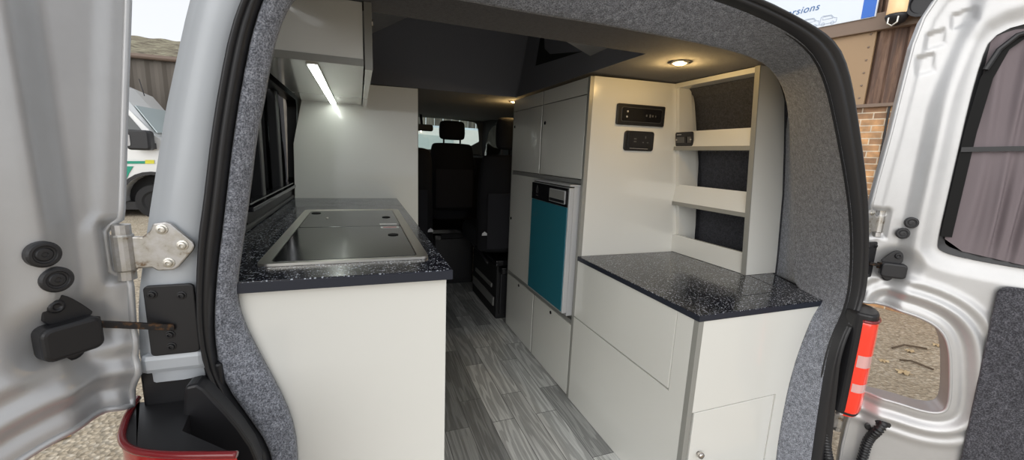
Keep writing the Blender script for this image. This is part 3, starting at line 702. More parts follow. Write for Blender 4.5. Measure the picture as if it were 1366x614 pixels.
MB().box(-.108, -.082, 1.066, 1.925, 1.2305, 1.2343).build('channel', 'steel', T, .0005)
MB().box(-.105, -.085, 1.080, 1.92, 1.2285, 1.2304).build('diffuser', 'emit_led', T, .0005)

# ================================================================== FURNITURE, RIGHT
A, Y1, Y2, YU = .84, 1.441, 2.286, 1.875
T = thing('tall_cabinet', (1.05, 1.86, 0), 'tall white cabinet along the right side with doors above and below the fridge', 'cabinet')
MB().prism([(.8575, Y1, .0), (1.44, Y1, .0), (1.455, Y1, .66), (1.42, Y1, 1.05), (1.36, Y1, 1.3), (1.33, Y1, 1.371), (.8575, Y1, 1.362)], (0, .018, 0)).build('side_panel', 'white', T, .0008, label='broad blank side facing the back doors')
MB().box(.84, .8572, Y1, Y1 + .0175, 0, 1.3605).build('edge_strip', 'edging', T, .0008)
# carcass behind the doors, with the bay left open for the fridge
MB().box(.862, 1.40, 1.462, Y2, .965, 1.358).box(.862, 1.40, 1.845, Y2, .02, .955).box(.862, 1.40, 1.462, Y2, .02, .355).box(.90, 1.40, 1.462, 1.845, .945, .96).build('carcass', 'white', T, .001)
MB().box(.845, .861, 1.4595, Y2, .943, .9605).build('fridge_rail', 'grey_rail', T, .001)
MB().box(.845, .861, 1.4595, Y2, .336, .3545).build('plinth_rail', 'grey_rail', T, .001)
MB().box(.842, .861, YU - .006, YU + .006, .961, 1.360).box(.842, .861, 1.861, 1.873, .0, .336).box(.842, .861, Y2 - .011, Y2, 0, 1.36).build('upright_edging', 'edging', T, .0008)
yn, yf = 1.461, Y2 - .0125
def door_with_lock(nm, y0, y1, z0, z1, ly, lz, label):
    d_ = box(nm, (.8405, .8565, y0, y1, z0, z1), 'white', T, .0012, label=label)
    if ly: MB().lathe((.8405, ly, lz), (-1, 0, 0), [(.0085, 0), (.0085, .002), (.0065, .003), (.006, .001), (0, .001)], 20).box(.8375, .8395, ly - .001, ly + .001, lz - .004, lz + .004).build('lock', 'black_gloss', d_)
door_with_lock('top_panel', yn, YU - .0075, 1.2965, 1.359, None, 0, None)
door_with_lock('top_panel', YU + .0075, yf, 1.2965, 1.359, None, 0, None)
door_with_lock('door', yn, YU - .0075, .964, 1.2925, 1.838, 1.208, 'upper door above the fridge')
door_with_lock('door', YU + .0075, yf, .964, 1.2925, 2.250, 1.211, 'upper far door')
door_with_lock('door', 1.846, yf, .3585, .9415, 2.252, .681, 'narrow door beyond the fridge')
door_with_lock('door', yn, 1.860, .006, .334, 1.66, .316, 'lower near door')
door_with_lock('door', 1.8745, yf, .006, .334, 2.082, .316, 'lower far door')
# fridge
T = thing('fridge', (1.0, 1.65, .39), 'small fridge with a teal front panel set in the tall cabinet', 'fridge')
F0, FX = .789, 1.461
MB().box(.815, 1.25, FX + .002, 1.838, .378, .934).build('body', 'silver_plastic', T, .002)
MB().box(F0 + .003, .8145, FX, 1.841, .392, .9275).build('door', 'silver_plastic', T, .003)
MB().box(.793, 1.20, FX, 1.841, .9325, .9405).build('top_trim', 'silver_plastic', T, .0015)
MB().box(.800, .84, FX + .003, 1.838, .9277, .9323).build('gasket', 'seam', T)
MB().box(F0 - .0005, F0 + .0035, FX + .007, 1.834, .401, .846).build('door_panel', 'teal', T, .001)
MB().box(F0 - .0015, F0 + .0035, FX + .006, 1.835, .8475, .9255).build('control_panel', 'black_gloss', T, .001)
ht = MB()
ht.prism([(F0 - .0016, y, z) for y, z in rrect(1.482, 1.632, .858, .914, .004)], (-.004, 0, 0)); ht.build('latch_frame', 'silver_plastic', T, .0012)
MB().prism([(F0 - .0057, y, z) for y, z in rrect(1.487, 1.627, .876, .910, .003)], (-.002, 0, 0)).build('latch', 'grey_rail', T, .001, label='grey pull latch')
MB().prism([(F0 - .0058, y, z) for y, z in rrect(1.487, 1.627, .861, .874, .003)], (-.001, 0, 0)).build('latch_recess', 'black_plastic', T)
# brand mark on the fridge panel: slender drop shaped outline over a small caption bar
MB().tube([(F0 - .0025, 1.77 + a, b) for a, b in ((0, .915), (.006, .902), (.009, .89), (.006, .879), (-.006, .879), (-.009, .89), (-.006, .902), (0, .915))], .0008, 6).box(F0 - .0028, F0 - .0016, 1.758, 1.782, .866, .869).build('brand_mark', 'print_dim', T)

# low cabinet under the right worktop
Y0 = .784
T = thing('low_cabinet', (1.05, 1.1, 0), 'low white cabinet at the back right with lift flap and small rear door', 'cabinet')
MB().box(.858, 1.22, Y0 + .022, Y1 - .002, .0, .629).build('carcass', 'white', T, .001)
# front sheet around the flap
MB().prism([(.8405, 1.4405, .001), (.8405, .8022, .001), (.8405, .8022, .629), (.8405, .8635, .629), (.8405, .8635, .3805), (.8405, 1.4405, .3805)], (.0165, 0, 0)).build('front_panel', 'white', T, .0008)
MB().box(.8405, .857, .8668, 1.4395, .3858, .629).build('flap', 'white', T, .0012)
MB().box(.853, .8575, .8630, 1.4405, .3800, .629).build('flap_gap', 'gap', T)
MB().box(.8398, .8572, Y0 - .0002, .8018, 0, .629).build('edge_strip', 'edging', T, .0008)
# rear panel with scribed edge and the door cut in it
rp = [(p.x + .012, p.z) for p in [at(u, v, Y0) for u, v in ((1096, 405), (1085, 428), (1076, 450), (1067, 475), (1059, 500), (1051, 530), (1045.5, 560), (1041, 585), (1037.5, 614))]]
def edge_r(z): return float(np.interp(z, [q[1] for q in rp[::-1]] + [.629], [q[0] for q in rp[::-1]] + [1.345]))
pm = MB()
for z0_, z1_, xl, nz in ((0, .3560, 1.1870, 8), (.3560, .629, .8573, 14)):
    zz = np.linspace(z0_, z1_, nz)
    pm.loft([[(xl, Y0, z), (edge_r(z), Y0, z), (edge_r(z), Y0 + .016, z), (xl, Y0 + .016, z)] for z in zz], True, True)
bmesh.ops.remove_doubles(pm.bm, verts=pm.bm.verts, dist=1e-5)
pm.build('rear_panel', 'white', T)
MB().box(.8600, 1.19, Y0 + .0148, Y0 + .0205, 0, .358).build('door_gap', 'gap', T)
rd = box('rear_door_panel', (.8665, 1.1818, Y0 + .0005, Y0 + .0145, .004, .3528), 'white', T, .0012)
MB().lathe((.899, Y0 + .0005, .220), (0, -1, 0), [(.0055, 0), (.0055, .004), (.0095, .008), (.0100, .013), (.0085, .017), (.004, .0185), (0, .019)], 24).build('knob', 'chrome', rd, smooth=True, label='small nickel knob')
# right worktop with a lift-out lid
T = thing('worktop', (1.1, 1.1, .63), 'black sparkly worktop on the low right cabinet under the shelves', 'worktop')
wt = [(.8375, .7815), (1.352, .7815), (1.362, .80), (1.396, .93), (1.42, .985), (1.455, 1.05), (1.458, 1.4385), (.8375, 1.4385)]
MB().prism([(x, y, .6305) for x, y in wt], (0, 0, .0175)).build('slab', 'worktop', T, .001)
MB().loft([[(.8370, 1.4385, z), (.8370, .781, z), (1.3525, .781, z), (1.3625, .80, z)] for z in (.6300, .6465)]).build('edge_strip', 'worktop_edge', T)
seam = smooth_poly([(1.328, 1.04), (1.318, .985), (1.295, .915), (1.262, .888), (1.20, .878), (1.13, .876), (1.02, .880), (.95, .90)], 2, False)
MB().tube([(p.x, p.y, .6478) for p in seam], .0011, 6).build('lid_seam', 'seam', T)

# leaning shelf unit
def lean(z): return 1.318 - (z - .648) * (.072 / .72)
T = thing('shelf_unit', (1.36, 1.25, .648), 'white open shelf unit with lipped shelves standing on the right worktop', 'shelf')
wallx = lambda z: float(np.interp(z, [q[1] for q in wp], [q[0] for q in wp])) - .004
zs = np.linspace(.6487, 1.372, 30)
up = [(lean(z) + .002, z) for z in zs] + [(min(wallx(z), 1.50), z) for z in zs[::-1]]
MB().prism([(x, 1.050, z) for x, z in up], (0, .018, 0)).build('upright', 'white', T, .0006)
MB().loft([[(lean(z) - .001, 1.0495, z), (lean(z) - .001, 1.0685, z)] for z in zs]).loft([[(lean(z) - .001, 1.0495, z), (lean(z) + .0022, 1.0495, z)] for z in zs]).build('edge_strip', 'edging', T)
def shelf(zb, zt, depth_to=1.455):
    xb, xt = lean(zb), lean(zt)
    s_ = MB().prism([(xb, 1.069, zb), (xb + .012, 1.069, zt), (xb + .026, 1.069, zt), (xb + .014, 1.069, zb + .016), (depth_to, 1.069, zb + .016), (depth_to, 1.069, zb)], (0, 1.4405 - 1.069, 0)).build('shelf', 'white', T, .0006)
    MB().box(xb - .0012, xb + .003, 1.069, 1.4402, zb - .0004, zb + .0155).build('shelf_edging', 'edging', s_, .0003)
shelf(1.098, 1.176, 1.40); shelf(.862, .952, 1.44)
MB().prism([(lean(.65) + .004, 1.069, .6490), (lean(.73) + .010, 1.069, .728), (lean(.73) + .024, 1.069, .728), (lean(.65) + .018, 1.069, .6490)], (0, .3714, 0)).build('bottom_lip', 'white', T, .0006)
MB().prism([(lean(1.365), 1.069, 1.352), (lean(1.365), 1.069, 1.370), (1.30, 1.069, 1.370), (1.33, 1.069, 1.352)], (0, .3714, 0)).build('top_board', 'white', T, .0006)
# far cheek beside the tall cabinet
MB().prism([(lean(.65) + .03, 1.4225, .649), (lean(1.35) + .004, 1.4225, 1.352), (1.315, 1.4225, 1.352), (1.354, 1.4225, 1.198), (1.383, 1.4225, 1.088), (1.408, 1.4225, .958), (1.428, 1.4225, .77), (1.432, 1.4225, .649)], (0, .018, 0)).build('end_cheek', 'white', T, .0006)
MB().loft([[(min(wallx(z), 1.47) - .010, 1.07, z), (min(wallx(z), 1.47) - .010, 1.425, z)] for z in zs]).build('back_lining', 'dark_lining', T, label='dark carpeted back')

# control devices
T = thing('control_panel', (1.083, Y1, 1.23), 'long black control panel with small display, mounted above the power socket', 'control panel')
n_ = (0, -1, 0); ax = (1, 0, .012); az = (0, 0, 1)
frame_box('faceplate', (1.083, Y1 - .0005, 1.2295), ax, az, n_, .232, .082, .012, 'black_plastic', T, .006)
frame_box('inner_frame', (1.083, Y1 - .0125, 1.2295), ax, az, n_, .198, .056, .0012, 'print_dim', T, .008)
frame_box('screen', (1.083, Y1 - .0137, 1.2295), ax, az, n_, .195, .053, .0010, 'black_gloss', T, .008)
for x, z in ((1.012, 1.240), (1.010, 1.2195)): MB().lathe((x, Y1 - .0147, z), (0, -1, 0), [(.004, 0), (.004, .001), (0, .001)], 12).build('button', 'print', T)
for x, w, h in ((1.105, .003, .008), (1.122, .0035, .012), (1.135, .003, .008), (1.150, .002, .007)): MB().box(x - w, x + w, Y1 - .0156, Y1 - .0147, 1.229 - h / 2, 1.229 + h / 2).build('display_mark', 'print_dim', T)
T = thing('power_socket', (1.086, Y1, 1.127), 'black wall socket with charging ports below the long control panel', 'socket')
frame_box('faceplate', (1.086, Y1 - .0005, 1.127), ax, az, n_, .146, .080, .008, 'black_plastic', T, .012)
frame_box('insert', (1.086, Y1 - .0085, 1.130), ax, az, n_, .118, .058, .003, 'black_plastic', T, .006)
for x, z, w, h, nm in ((1.113, 1.143, .0025, .005, 'pin_hole'), (1.102, 1.122, .004, .002, 'pin_hole'), (1.125, 1.122, .004, .002, 'pin_hole'), (1.062, 1.135, .006, .0025, 'charging_port'), (1.062, 1.124, .006, .0025, 'charging_port')): MB().box(x - w, x + w, Y1 - .0122, Y1 - .0115, z - h, z + h).build(nm, 'print_dim', T)
MB().box(1.040, 1.130, Y1 - .0100, Y1 - .0085, 1.0955, 1.0972).build('trim_line', 'print', T)
T = thing('heater_switch', (1.275, 1.40, 1.14), 'small black switch plate fixed on the upper shelf lip', 'switch')
nx = Vector((-1, 0, -.15)).normalized(); ay = Vector((0, -1, 0)); az2 = ay.cross(nx)
if az2.z < 0: az2 = -az2
c0 = V_((lean(1.098) + .0065, 1.386, 1.1435))
frame_box('faceplate', c0 + nx * .0005, ay, az2, nx, .098, .060, .008, 'black_plastic', T, .008)
frame_box('label_strip', c0 + nx * .0085 - az2 * .002, ay, az2, nx, .084, .024, .0008, 'print_dim', T, .003)
frame_box('rocker', c0 + nx * .0088 + ay * .014 - az2 * .002, ay, az2, nx, .013, .026, .004, 'black_gloss', T, .002)
for q in (-.040, .040): MB().lathe(c0 + nx * .0088 + ay * q - az2 * .001, nx, [(.0038, 0), (.0034, .002), (0, .0022)], 12).build('screw', 'steel', T)
frame_box('print_mark', c0 + nx * .0085 - ay * .026 + az2 * .020, ay, az2, nx, .026, .0035, .0004, 'print', T, .001)

# ceiling downlights
def downlight(x, y, label, watts):
    T = thing('downlight', (x, y, 1.374), label, 'ceiling light')
    MB().lathe((x, y, 1.3738), (0, 0, -1), [(.034, 0), (.034, .003), (.030, .005), (.024, .005), (.023, .002), (0, .002)], 32).build('bezel', 'chrome', T)
    MB().lathe((x, y, 1.3716), (0, 0, -1), [(.0225, 0), (.020, .0022), (0, .003)], 28).build('lens', 'emit_warm', T, smooth=True)
    l = bpy.data.lights.new('downlight_glow', 'POINT'); l.energy = watts; l.color = (1., .66, .26); l.shadow_soft_size = .012
    lo_ = bpy.data.objects.new('downlight_glow', l); COL.objects.link(lo_); lo_.parent = T; lo_.matrix_parent_inverse = world(T).inverted(); lo_.location = (x, y, 1.362)
downlight(1.005, 1.153, 'round warm ceiling downlight glowing above the right worktop', 1.5)
downlight(.893, 2.42, 'small distant warm downlight past the far end of the tall cabinet', 1.2)

# ================================================================== SEATS
def soft_slab(rows_, name, material, parent, sub=2, label=None):
    o = MB().loft(rows_, True, True).build(name, material, parent, smooth=True, label=label)
    s_ = o.modifiers.new('sub', 'SUBSURF'); s_.levels = sub; s_.render_levels = sub
    return o
def ring(xc, w, y0, y1, z, r=.35):
    h = w / 2; d_ = (y1 - y0); k = min(h, d_) * r
    return [(xc - h + k, y0, z), (xc + h - k, y0, z), (xc + h, y0 + k, z), (xc + h, y1 - k, z), (xc + h - k, y1, z), (xc - h + k, y1, z), (xc - h, y1 - k, z), (xc - h, y0 + k, z)]
def seat(xc, y, w, zt, zb, label, head, cush_z, group=None, shoulder=.86):
    T = thing('van_seat', (xc, y + .25, 0), label, 'seat', group)
    H = zt - zb
    soft_slab([ring(xc, w * .96, y, y + .13, zb), ring(xc, w, y - .01, y + .14, zb + H * .04), ring(xc, w * 1.0, y - .015, y + .14, zb + H * .35), ring(xc, w * .98, y + .01, y + .15, zb + H * .65), ring(xc, w * shoulder * 1.04, y + .035, y + .16, zb + H * .88), ring(xc, w * shoulder * .97, y + .05, y + .155, zb + H * .97), ring(xc, w * shoulder * .86, y + .07, y + .14, zt)], 'backrest', 'fabric', T)
    MB().box(xc - w * .40, xc + w * .40, y - .017, y - .012, zb + H * .06, zb + H * .62).build('back_panel', 'fabric_grey', T, .004)
    cz = cush_z
    soft_slab([ring(xc, w * .9, y + .08, y + .58, cz - .13), ring(xc, w, y + .06, y + .62, cz - .11), ring(xc, w * 1.02, y + .05, y + .64, cz - .04), ring(xc, w * .96, y + .08, y + .60, cz - .004), ring(xc, w * .9, y + .1, y + .56, cz)], 'cushion', 'fabric_grey', T)
    if head:
        hz0, hz1, hw = head
        soft_slab([ring(xc, hw * .86, y + .06, y + .15, hz0), ring(xc, hw, y + .05, y + .16, hz0 + .02), ring(xc, hw * 1.02, y + .05, y + .165, (hz0 + hz1) / 2), ring(xc, hw * .97, y + .055, y + .16, hz1 - .02), ring(xc, hw * .84, y + .07, y + .15, hz1)], 'headrest', 'fabric', T)
        MB().tube([(xc - hw * .32, y + .105, zt - .03), (xc - hw * .32, y + .105, hz0 + .02)], .007).build('headrest_post', 'black_plastic', T)
        MB().tube([(xc + hw * .32, y + .105, zt - .03), (xc + hw * .32, y + .105, hz0 + .02)], .007).build('headrest_post', 'black_plastic', T)
    return T
def seat_base(T, xc, y, w, top):
    MB().box(xc - w / 2, xc + w / 2, y + .02, y + .60, .0, top - .10).build('base', 'dash', T, .01)
    MB().box(xc - w / 2 - .02, xc + w / 2 + .02, y - .02, y + .62, top - .095, top - .06).box(xc - w / 2 + .01, xc - w / 2 + .06, y - .05, y + .60, top - .14, top - .10).build('slide_rail', 'black_gloss', T, .004)
    MB().tube([(xc - w / 2 - .03, y + .12, top - .11), (xc - w / 2 - .035, y + .46, top - .05), (xc - w / 2 - .035, y + .55, top - .02)], .011).build('adjuster_lever', 'black_plastic', T, smooth=True)
    MB().box(xc - w / 2 - .012, xc - w / 2, y + .05, y + .55, .08, .14).box(xc - w / 2 - .010, xc - w / 2, y + .10, y + .50, .19, .22).build('side_cover', 'grey_rail', T, .006)
    MB().box(xc + .02 - w / 2, xc + w / 2 - .02, y - .002, y + .02, .04, top - .14).build('base_panel', 'black_plastic', T, .005)
def seat_tag(T, x, y, z):
    MB().prism([(x - .015, y, z), (x + .017, y, z), (x + .017, y, z + .012), (x + .002, y, z + .024), (x - .013, y, z + .013)], (0, -.002, 0)).build('seat_tag', 'tag_white', T, label='small pale arrow shaped tag')
t1 = seat(.905, 2.345, .47, 1.052, .44, 'black seat beside the far end of the tall cabinet', (1.08, 1.28, .225), .575)
seat_base(t1, 1.01, 2.345, .42, .46); seat_tag(t1, .698, 2.326, .565)
t2 = seat(.185, 2.46, .475, 1.078, .42, 'black seat half hidden behind the tall white divider panel', (1.10, 1.30, .25), .575, shoulder=.97)
seat_base(t2, .185, 2.46, .42, .46); seat_tag(t2, .392, 2.441, .573)
t3 = seat(.688, 3.14, .365, 1.128, .60, 'front black seat with headrest seen against the windscreen', (1.150, 1.30, .205), .64, shoulder=.90)
seat_base(t3, .69, 3.14, .34, .52)

# ================================================================== OUTSIDE
# workshop on the right
WP = V_((5.8, 3, 0)); wd = V_((-.2588, .9659, 0)); wn = V_((-.9659, -.2588, 0))
def wl(t, z, h=0.): return WP + wd * t + wn * h + V_((0, 0, z))
def wpix(u, v, h=0.):
    p = atp(u, v, WP + wn * h, wn); q = p - WP; return q.dot(wd), p.z
B = thing('workshop', tuple(WP + V_((0, 0, GZ))), 'brown clad workshop with a brick base beyond the right back door', 'building')
def wallbox(name, t0, t1, z0, z1, h0, h1, material, parent, bevel=0.):
    return MB().obox(wl((t0 + t1) / 2, (z0 + z1) / 2, (h0 + h1) / 2), wd, wn, (0, 0, 1), (t1 - t0) / 2, (h1 - h0) / 2, (z1 - z0) / 2).build(name, material, parent, bevel)
bo = MB().box(-4.5, 4.0, -.10, 0, GZ, 1.80).build('brick_base', 'bricks', None)
bo.rotation_euler = (0, 0, math.atan2(wd.y, wd.x)); bo.location = WP + wn * -.0
bo.parent = B; bo.matrix_parent_inverse = world(B).inverted()
wallbox('wall_backing', -4.5, 4.0, 1.80, 5.0, -.3, -.03, 'brown_beam', B)
tt = wpix(1171, 45)[0]
mb = MB(); zz = []
rowsC = []
n_c = 150
for k in range(n_c + 1):
    t = -4.5 + (tt + 4.5) * k / n_c; h = .0 + .028 * (1 if (k % 4) in (0, 1) else 0)
    rowsC.append([wl(t, 1.80, h), wl(t, 5.0, h)])
mb.loft(rowsC).build('cladding', 'cladding', B)
rowsC = []
for k in range(121):
    t = tt + (4.0 - tt) * k / 120; h = .0 + .03 * (1 if (k % 4) in (0, 1) else 0)
    rowsC.append([wl(t, 2.72, h), wl(t, 5.0, h)])
MB().loft(rowsC).build('upper_cladding', 'cladding', B)
pn = wallbox('tan_panel', tt, 3.2, 1.82, 2.70, .0, .045, 'brown_panel', B, .004)
mb = MB()
for z in np.linspace(1.9, 2.62, 6): MB().lathe(wl(tt + .05, z, .045), wn, [(.012, 0), (.010, .008), (0, .010)], 8).build('rivet', 'brown_beam', pn)
for z in (2.05, 2.45): MB().lathe(wl(tt + .42, z, .045), wn, [(.012, 0), (.010, .008), (0, .010)], 8).build('rivet', 'brown_beam', pn)
wallbox('beam', -4.5, 4.0, 2.64, 2.83, .0, .10, 'brown_beam', B, .006)
wallbox('brick_flashing', -4.5, 4.0, 1.785, 1.825, -.02, .05, 'brown_beam', B, .004)
ct = wpix(1187, 143)[0]
MB().tube([wl(ct, 1.80, .02), wl(ct - .01, 1.2, .02), wl(ct + .0, .5, .02), wl(ct, GZ, .02)], .012, 8).build('wall_cable', 'black_plastic', B)
# sign
h_s = .12
tR, zR = wpix(1168, 22, h_s); tL, zL = wpix(1049, 50, h_s)
S = thing('wall_sign', tuple(wl(tR, zR, h_s)), 'white sign board with blue band and blue letters on the workshop', 'sign')
zb_ = zR; zt_ = zR + .62
wallbox('board', tR, tR + 2.2, zb_, zt_, h_s - .03, h_s, 'sign_white', S, .003)
wallbox('blue_band', tR + .012, tR + .135, zb_ + .005, zt_ - .005, h_s, h_s + .003, 'sign_blue', S)
fc = bpy.data.curves.new('sign_lettering', 'FONT'); fc.body = 'ersions'; fc.size = .118; fc.shear = .25; fc.extrude = .002; fc.space_character = 1.08
fo = bpy.data.objects.new('tmp', fc); COL.objects.link(fo); bpy.context.view_layer.update()
me = bpy.data.meshes.new_from_object(fo.evaluated_get(bpy.context.evaluated_depsgraph_get())); COL.objects.unlink(fo); bpy.data.objects.remove(fo)
tx = max(v.co.x for v in me.vertices)
tE, zE = wpix(1093, 17, h_s)
for v in me.vertices:      # letters read towards -t (from outside, left to right)
    x, y, z = v.co; v.co = wl(.924 + (tx - x), 3.005 + y, h_s + .003 + z)
link('lettering', me, 'sign_text', S)
def line(t0, pts, sc): return [wl(t0 - a * sc, 2.795 + b * sc, h_s + .003) for a, b in pts]
mb = MB()
for t0, sc in ((.895, .44), (1.085, .46), (1.30, .48)):
    mb.tube(line(t0, [(.39, .05), (.39, .16), (.33, .17), (.25, .26), (.05, .27), (.01, .24), (.0, .05), (.39, .05)], sc), .0022, 5)
    mb.tube(line(t0, [(.30, .17), (.24, .24), (.06, .245), (.05, .17), (.30, .17)], sc), .0018, 5)
    for cx in (.08, .30): mb.tube(line(t0, [(cx + .04 * math.cos(q), .05 + .04 * math.sin(q)) for q in np.linspace(0, 2 * math.pi, 13)], sc), .0018, 5)
mb.build('van_drawings', 'sign_line', S)
# lantern on the beam
tq, zq = wpix(1198, 14, .22)
T = thing('wall_lantern', tuple(wl(tq, zq, .22)), 'amber outdoor lantern with black base on the workshop beam', 'lamp')
MB().lathe(wl(tq, zq - .05, .22), (0, 0, 1), [(.085, 0), (.095, .02), (.095, .24), (.08, .28), (0, .29)], 24).build('glass', 'lamp_glass', T, smooth=True)
MB().lathe(wl(tq, zq - .15, .22), (0, 0, 1), [(.03, 0), (.075, .03), (.10, .08), (.10, .105), (0, .105)], 24).build('base_cup', 'black_plastic', T, smooth=True)
MB().obox(wl(tq, zq - .05, .13), wd, wn, (0, 0, 1), .03, .09, .02).build('bracket', 'black_plastic', T)
MB().tube([wl(tq - .04, zq - .09, .33), wl(tq - .04, zq - .15, .34), wl(tq + .0, zq - .18, .34), wl(tq + .04, zq - .15, .34), wl(tq + .04, zq - .09, .33)], .009, 8).build('hook', 'steel', T)
tq, zq = wpix(1232, 3, .25)
T = thing('floodlight', tuple(wl(tq, zq, .25)), 'round dark floodlight beside the lantern on the workshop', 'lamp')
MB().lathe(wl(tq, zq, .10), wn, [(.05, 0), (.11, .03), (.14, .14), (.14, .16), (.11, .16), (.10, .13), (0, .13)], 24).build('housing', 'black_plastic', T, smooth=False)

# shed far left
SY = 14.
p0, p1 = at(170, 78, SY), at(232, 79, SY)
T = thing('shed', ((p0.x + p1.x) / 2, SY, GZ), 'brown ribbed shed with a mossy roof behind the ambulance', 'building')
zE_ = (p0.z + p1.z) / 2
rowsS = []
for k in range(161):
    x = -17 + 14.6 * k / 160; rowsS.append([(x, SY - .035 * (1 if k % 4 in (0, 1) else 0), GZ), (x, SY - .035 * (1 if k % 4 in (0, 1) else 0), zE_)])
MB().loft(rowsS).build('ribbed_wall', 'shed_wall', T)
MB().tube([(-17.2, SY - .14, zE_ + .02), (-2.3, SY - .14, zE_ + .02)], .07, 10).build('gutter', 'gutter', T)
MB().loft([[(x, SY - .15 + y, zE_ + .06 + y * .30 + .02 * math.sin(x * 9)) for x in np.linspace(-17.2, -2.3, 140)] for y in (0, 1, 2.5, 4)]).build('roof', 'moss', T)
MB().box(-17, -2.5, SY + 3.9, SY + 4, GZ, zE_ + 1.1).box(-2.5, -2.4, SY, SY + 4, GZ, zE_ + .1).build('gable_wall', 'shed_wall', T)

# ambulance
AY = 11.
def ap(u, v): q = at(u, v, AY); return (q.x, q.z)
T = thing('ambulance', (-4.6, AY + 1, GZ), 'white ambulance with green side stripe parked before the shed', 'ambulance')
side = [(-9.6, -.26), (-9.6, 2.15)] + [(ap(110, 105)), ap(150, 122), ap(168, 142), ap(206, 181), ap(230, 196), ap(252, 214), ap(262, 235), ap(264, 270)]
def arcpts(c, r, a0, a1, n=14): return [(c[0] + r * math.cos(math.radians(a0 + (a1 - a0) * k / n)), c[1] + r * math.sin(math.radians(a0 + (a1 - a0) * k / n))) for k in range(n + 1)]
wc = ap(206, 264); wc = (wc[0], -.20); wc2 = (wc[0] - 3.6, -.20)
bodyp = side + arcpts(wc, .54, -8, 188)[0:] + arcpts(wc2, .54, -8, 188)
def amb_row(Y, k, dz): return [(x + (k if z > .95 else 0) * 0, Y, z + (dz if (z > 1.7) else dz * .25 if z > 1.2 else 0)) for x, z in bodyp]
mb = MB().loft([amb_row(AY, 0, 0), amb_row(AY + .18, 0, .10), amb_row(AY + .9, 0, .17), amb_row(AY + 1.8, 0, .10), amb_row(AY + 2., 0, 0)], True)
f1 = sheet(bodyp, [], .25, lambda A_, B_: [(a, AY, b) for a, b in zip(A_, B_)])
body = mb.build('body', 'car_white', T); f1.build('side_panel', 'car_white', T)
def flat(name, pts, material, dy=.012): return MB().prism([(*[(q[0]), AY - dy, q[1]],) for q in pts], (0, .008, 0)).build(name, material, T)
flat('side_window', [ap(118, 146), ap(160, 146), ap(170, 152), ap(200, 186), ap(203, 197), ap(118, 195)], 'glass_car')
# windscreen on the sloping front
a, b_ = V_((ap(168, 142)[0], 0, ap(168, 142)[1])), V_((ap(206, 181)[0], 0, ap(206, 181)[1]))
nrm = V_(((b_ - a).z * -1, 0, (b_ - a).x)).normalized()
ws = [a.lerp(b_, .10) + V_((0, AY + .22, .08)), a.lerp(b_, .10) + V_((0, AY + 1.78, .10)), a.lerp(b_, .97) + V_((0, AY + 1.86, .03)), a.lerp(b_, .97) + V_((0, AY + .12, .03))]
MB().prism([p + nrm * .02 for p in ws], nrm * .02).build('windscreen', 'glass_pale', T)
flat('green_stripe', [ap(110, 222), ap(178, 222), ap(172, 232), ap(166, 246), ap(110, 246)], 'green')
flat('green_line', [ap(110, 215), ap(196, 215), ap(196, 218.5), ap(110, 218.5)], 'green')
flat('yellow_patch', [ap(194, 213.5), ap(206, 213.5), ap(206, 218.5), ap(194, 218.5)], 'yellow', .014)
arch = arcpts(wc, .54, -8, 188); arch_o = arcpts(wc, .61, -8, 188)
MB().loft([[(x, AY - .02, z) for x, z in arch], [(x, AY - .02, z) for x, z in arch_o], [(x, AY + .02, z) for x, z in arch_o]]).build('wheel_arch', 'black_plastic', T)
for c in (wc, wc2):
    MB().lathe((c[0], AY + .04, c[1] - .05), (0, 1, 0), [(.20, 0), (.24, -.02), (.36, 0), (.38, .05), (.38, .22), (.3, .24), (0, .24)], 28).build('wheel', 'tyre', T, smooth=False)
    MB().box(c[0] - .6, c[0] + .6, AY + .28, AY + 1.7, -.40, c[1] + .50).build('wheel_well', 'tyre', T)
mi = ap(194, 187)
MB().prism([(mi[0] + x, AY - .34, mi[1] + z) for x, z in rrect(-.20, .20, -.21, .20, .07)], (0, .26, 0)).build('wing_mirror', 'black_plastic', T, .04)
MB().prism([(mi[0] - .18 + x, AY - .35, mi[1] + z) for x, z in rrect(-.06, .06, -.13, .10, .03)], (0, .02, 0)).build('mirror_glass', 'print', T)
MB().obox((mi[0] + .12, AY - .06, mi[1] - .12), (0, 1, 0), (1, 0, 0), (0, 0, 1), .12, .06, .06).build('mirror_arm', 'black_plastic', T)
MB().box(-9.5, ap(262, 268)[0], AY + .05, AY + 1.95, -.42, -.25).build('sill', 'black_plastic', T)
MB().tube([(ap(178, 131)[0], AY + .5, ap(178, 131)[1] + .1), (ap(177, 131)[0] - .05, AY + .5, ap(178, 131)[1] + .45)], .01, 6).build('aerial', 'black_plastic', T)

# white van across the yard, seen through the windscreen
VY = 8.
zr = at(600, 171, VY).z
T = thing('parked_van', (2.2, VY + .8, GZ), 'pale white van parked side on beyond the windscreen', 'van')
vp_ = [(-.6, -.25), (-.65, .45), (-.45, .62), (.25, .75), (.95, zr - .1), (1.25, zr), (4.2, zr - .02), (4.35, zr - .2), (4.4, -.25)]
vp2 = vp_ + arcpts((3.5, -.25), .42, 0, 180, 10) + arcpts((.35, -.25), .42, 0, 180, 10)
mb = MB().loft([[(x, VY + (.12 if z > .7 else 0), z) for x, z in vp2], [(x, VY + .3, z + (.05 if z > .7 else 0)) for x, z in vp2], [(x, VY + 1.5, z + (.05 if z > .7 else 0)) for x, z in vp2], [(x, VY + 1.8, z) for x, z in vp2]], True)
sheet([p for p in vp2], [], .3, lambda A_, B_: [(a, VY + (.12 if b > .7 else 0), b) for a, b in zip(A_, B_)]).build('side_panel', 'car_white', T)
mb.build('body', 'car_pale', T)
MB().prism([(x, VY + .10, z) for x, z in ((.42, .80), (1.75, .80), (1.75, zr - .16), (1.08, zr - .14))], (0, .01, 0)).build('cab_window', 'glass_pale', T)
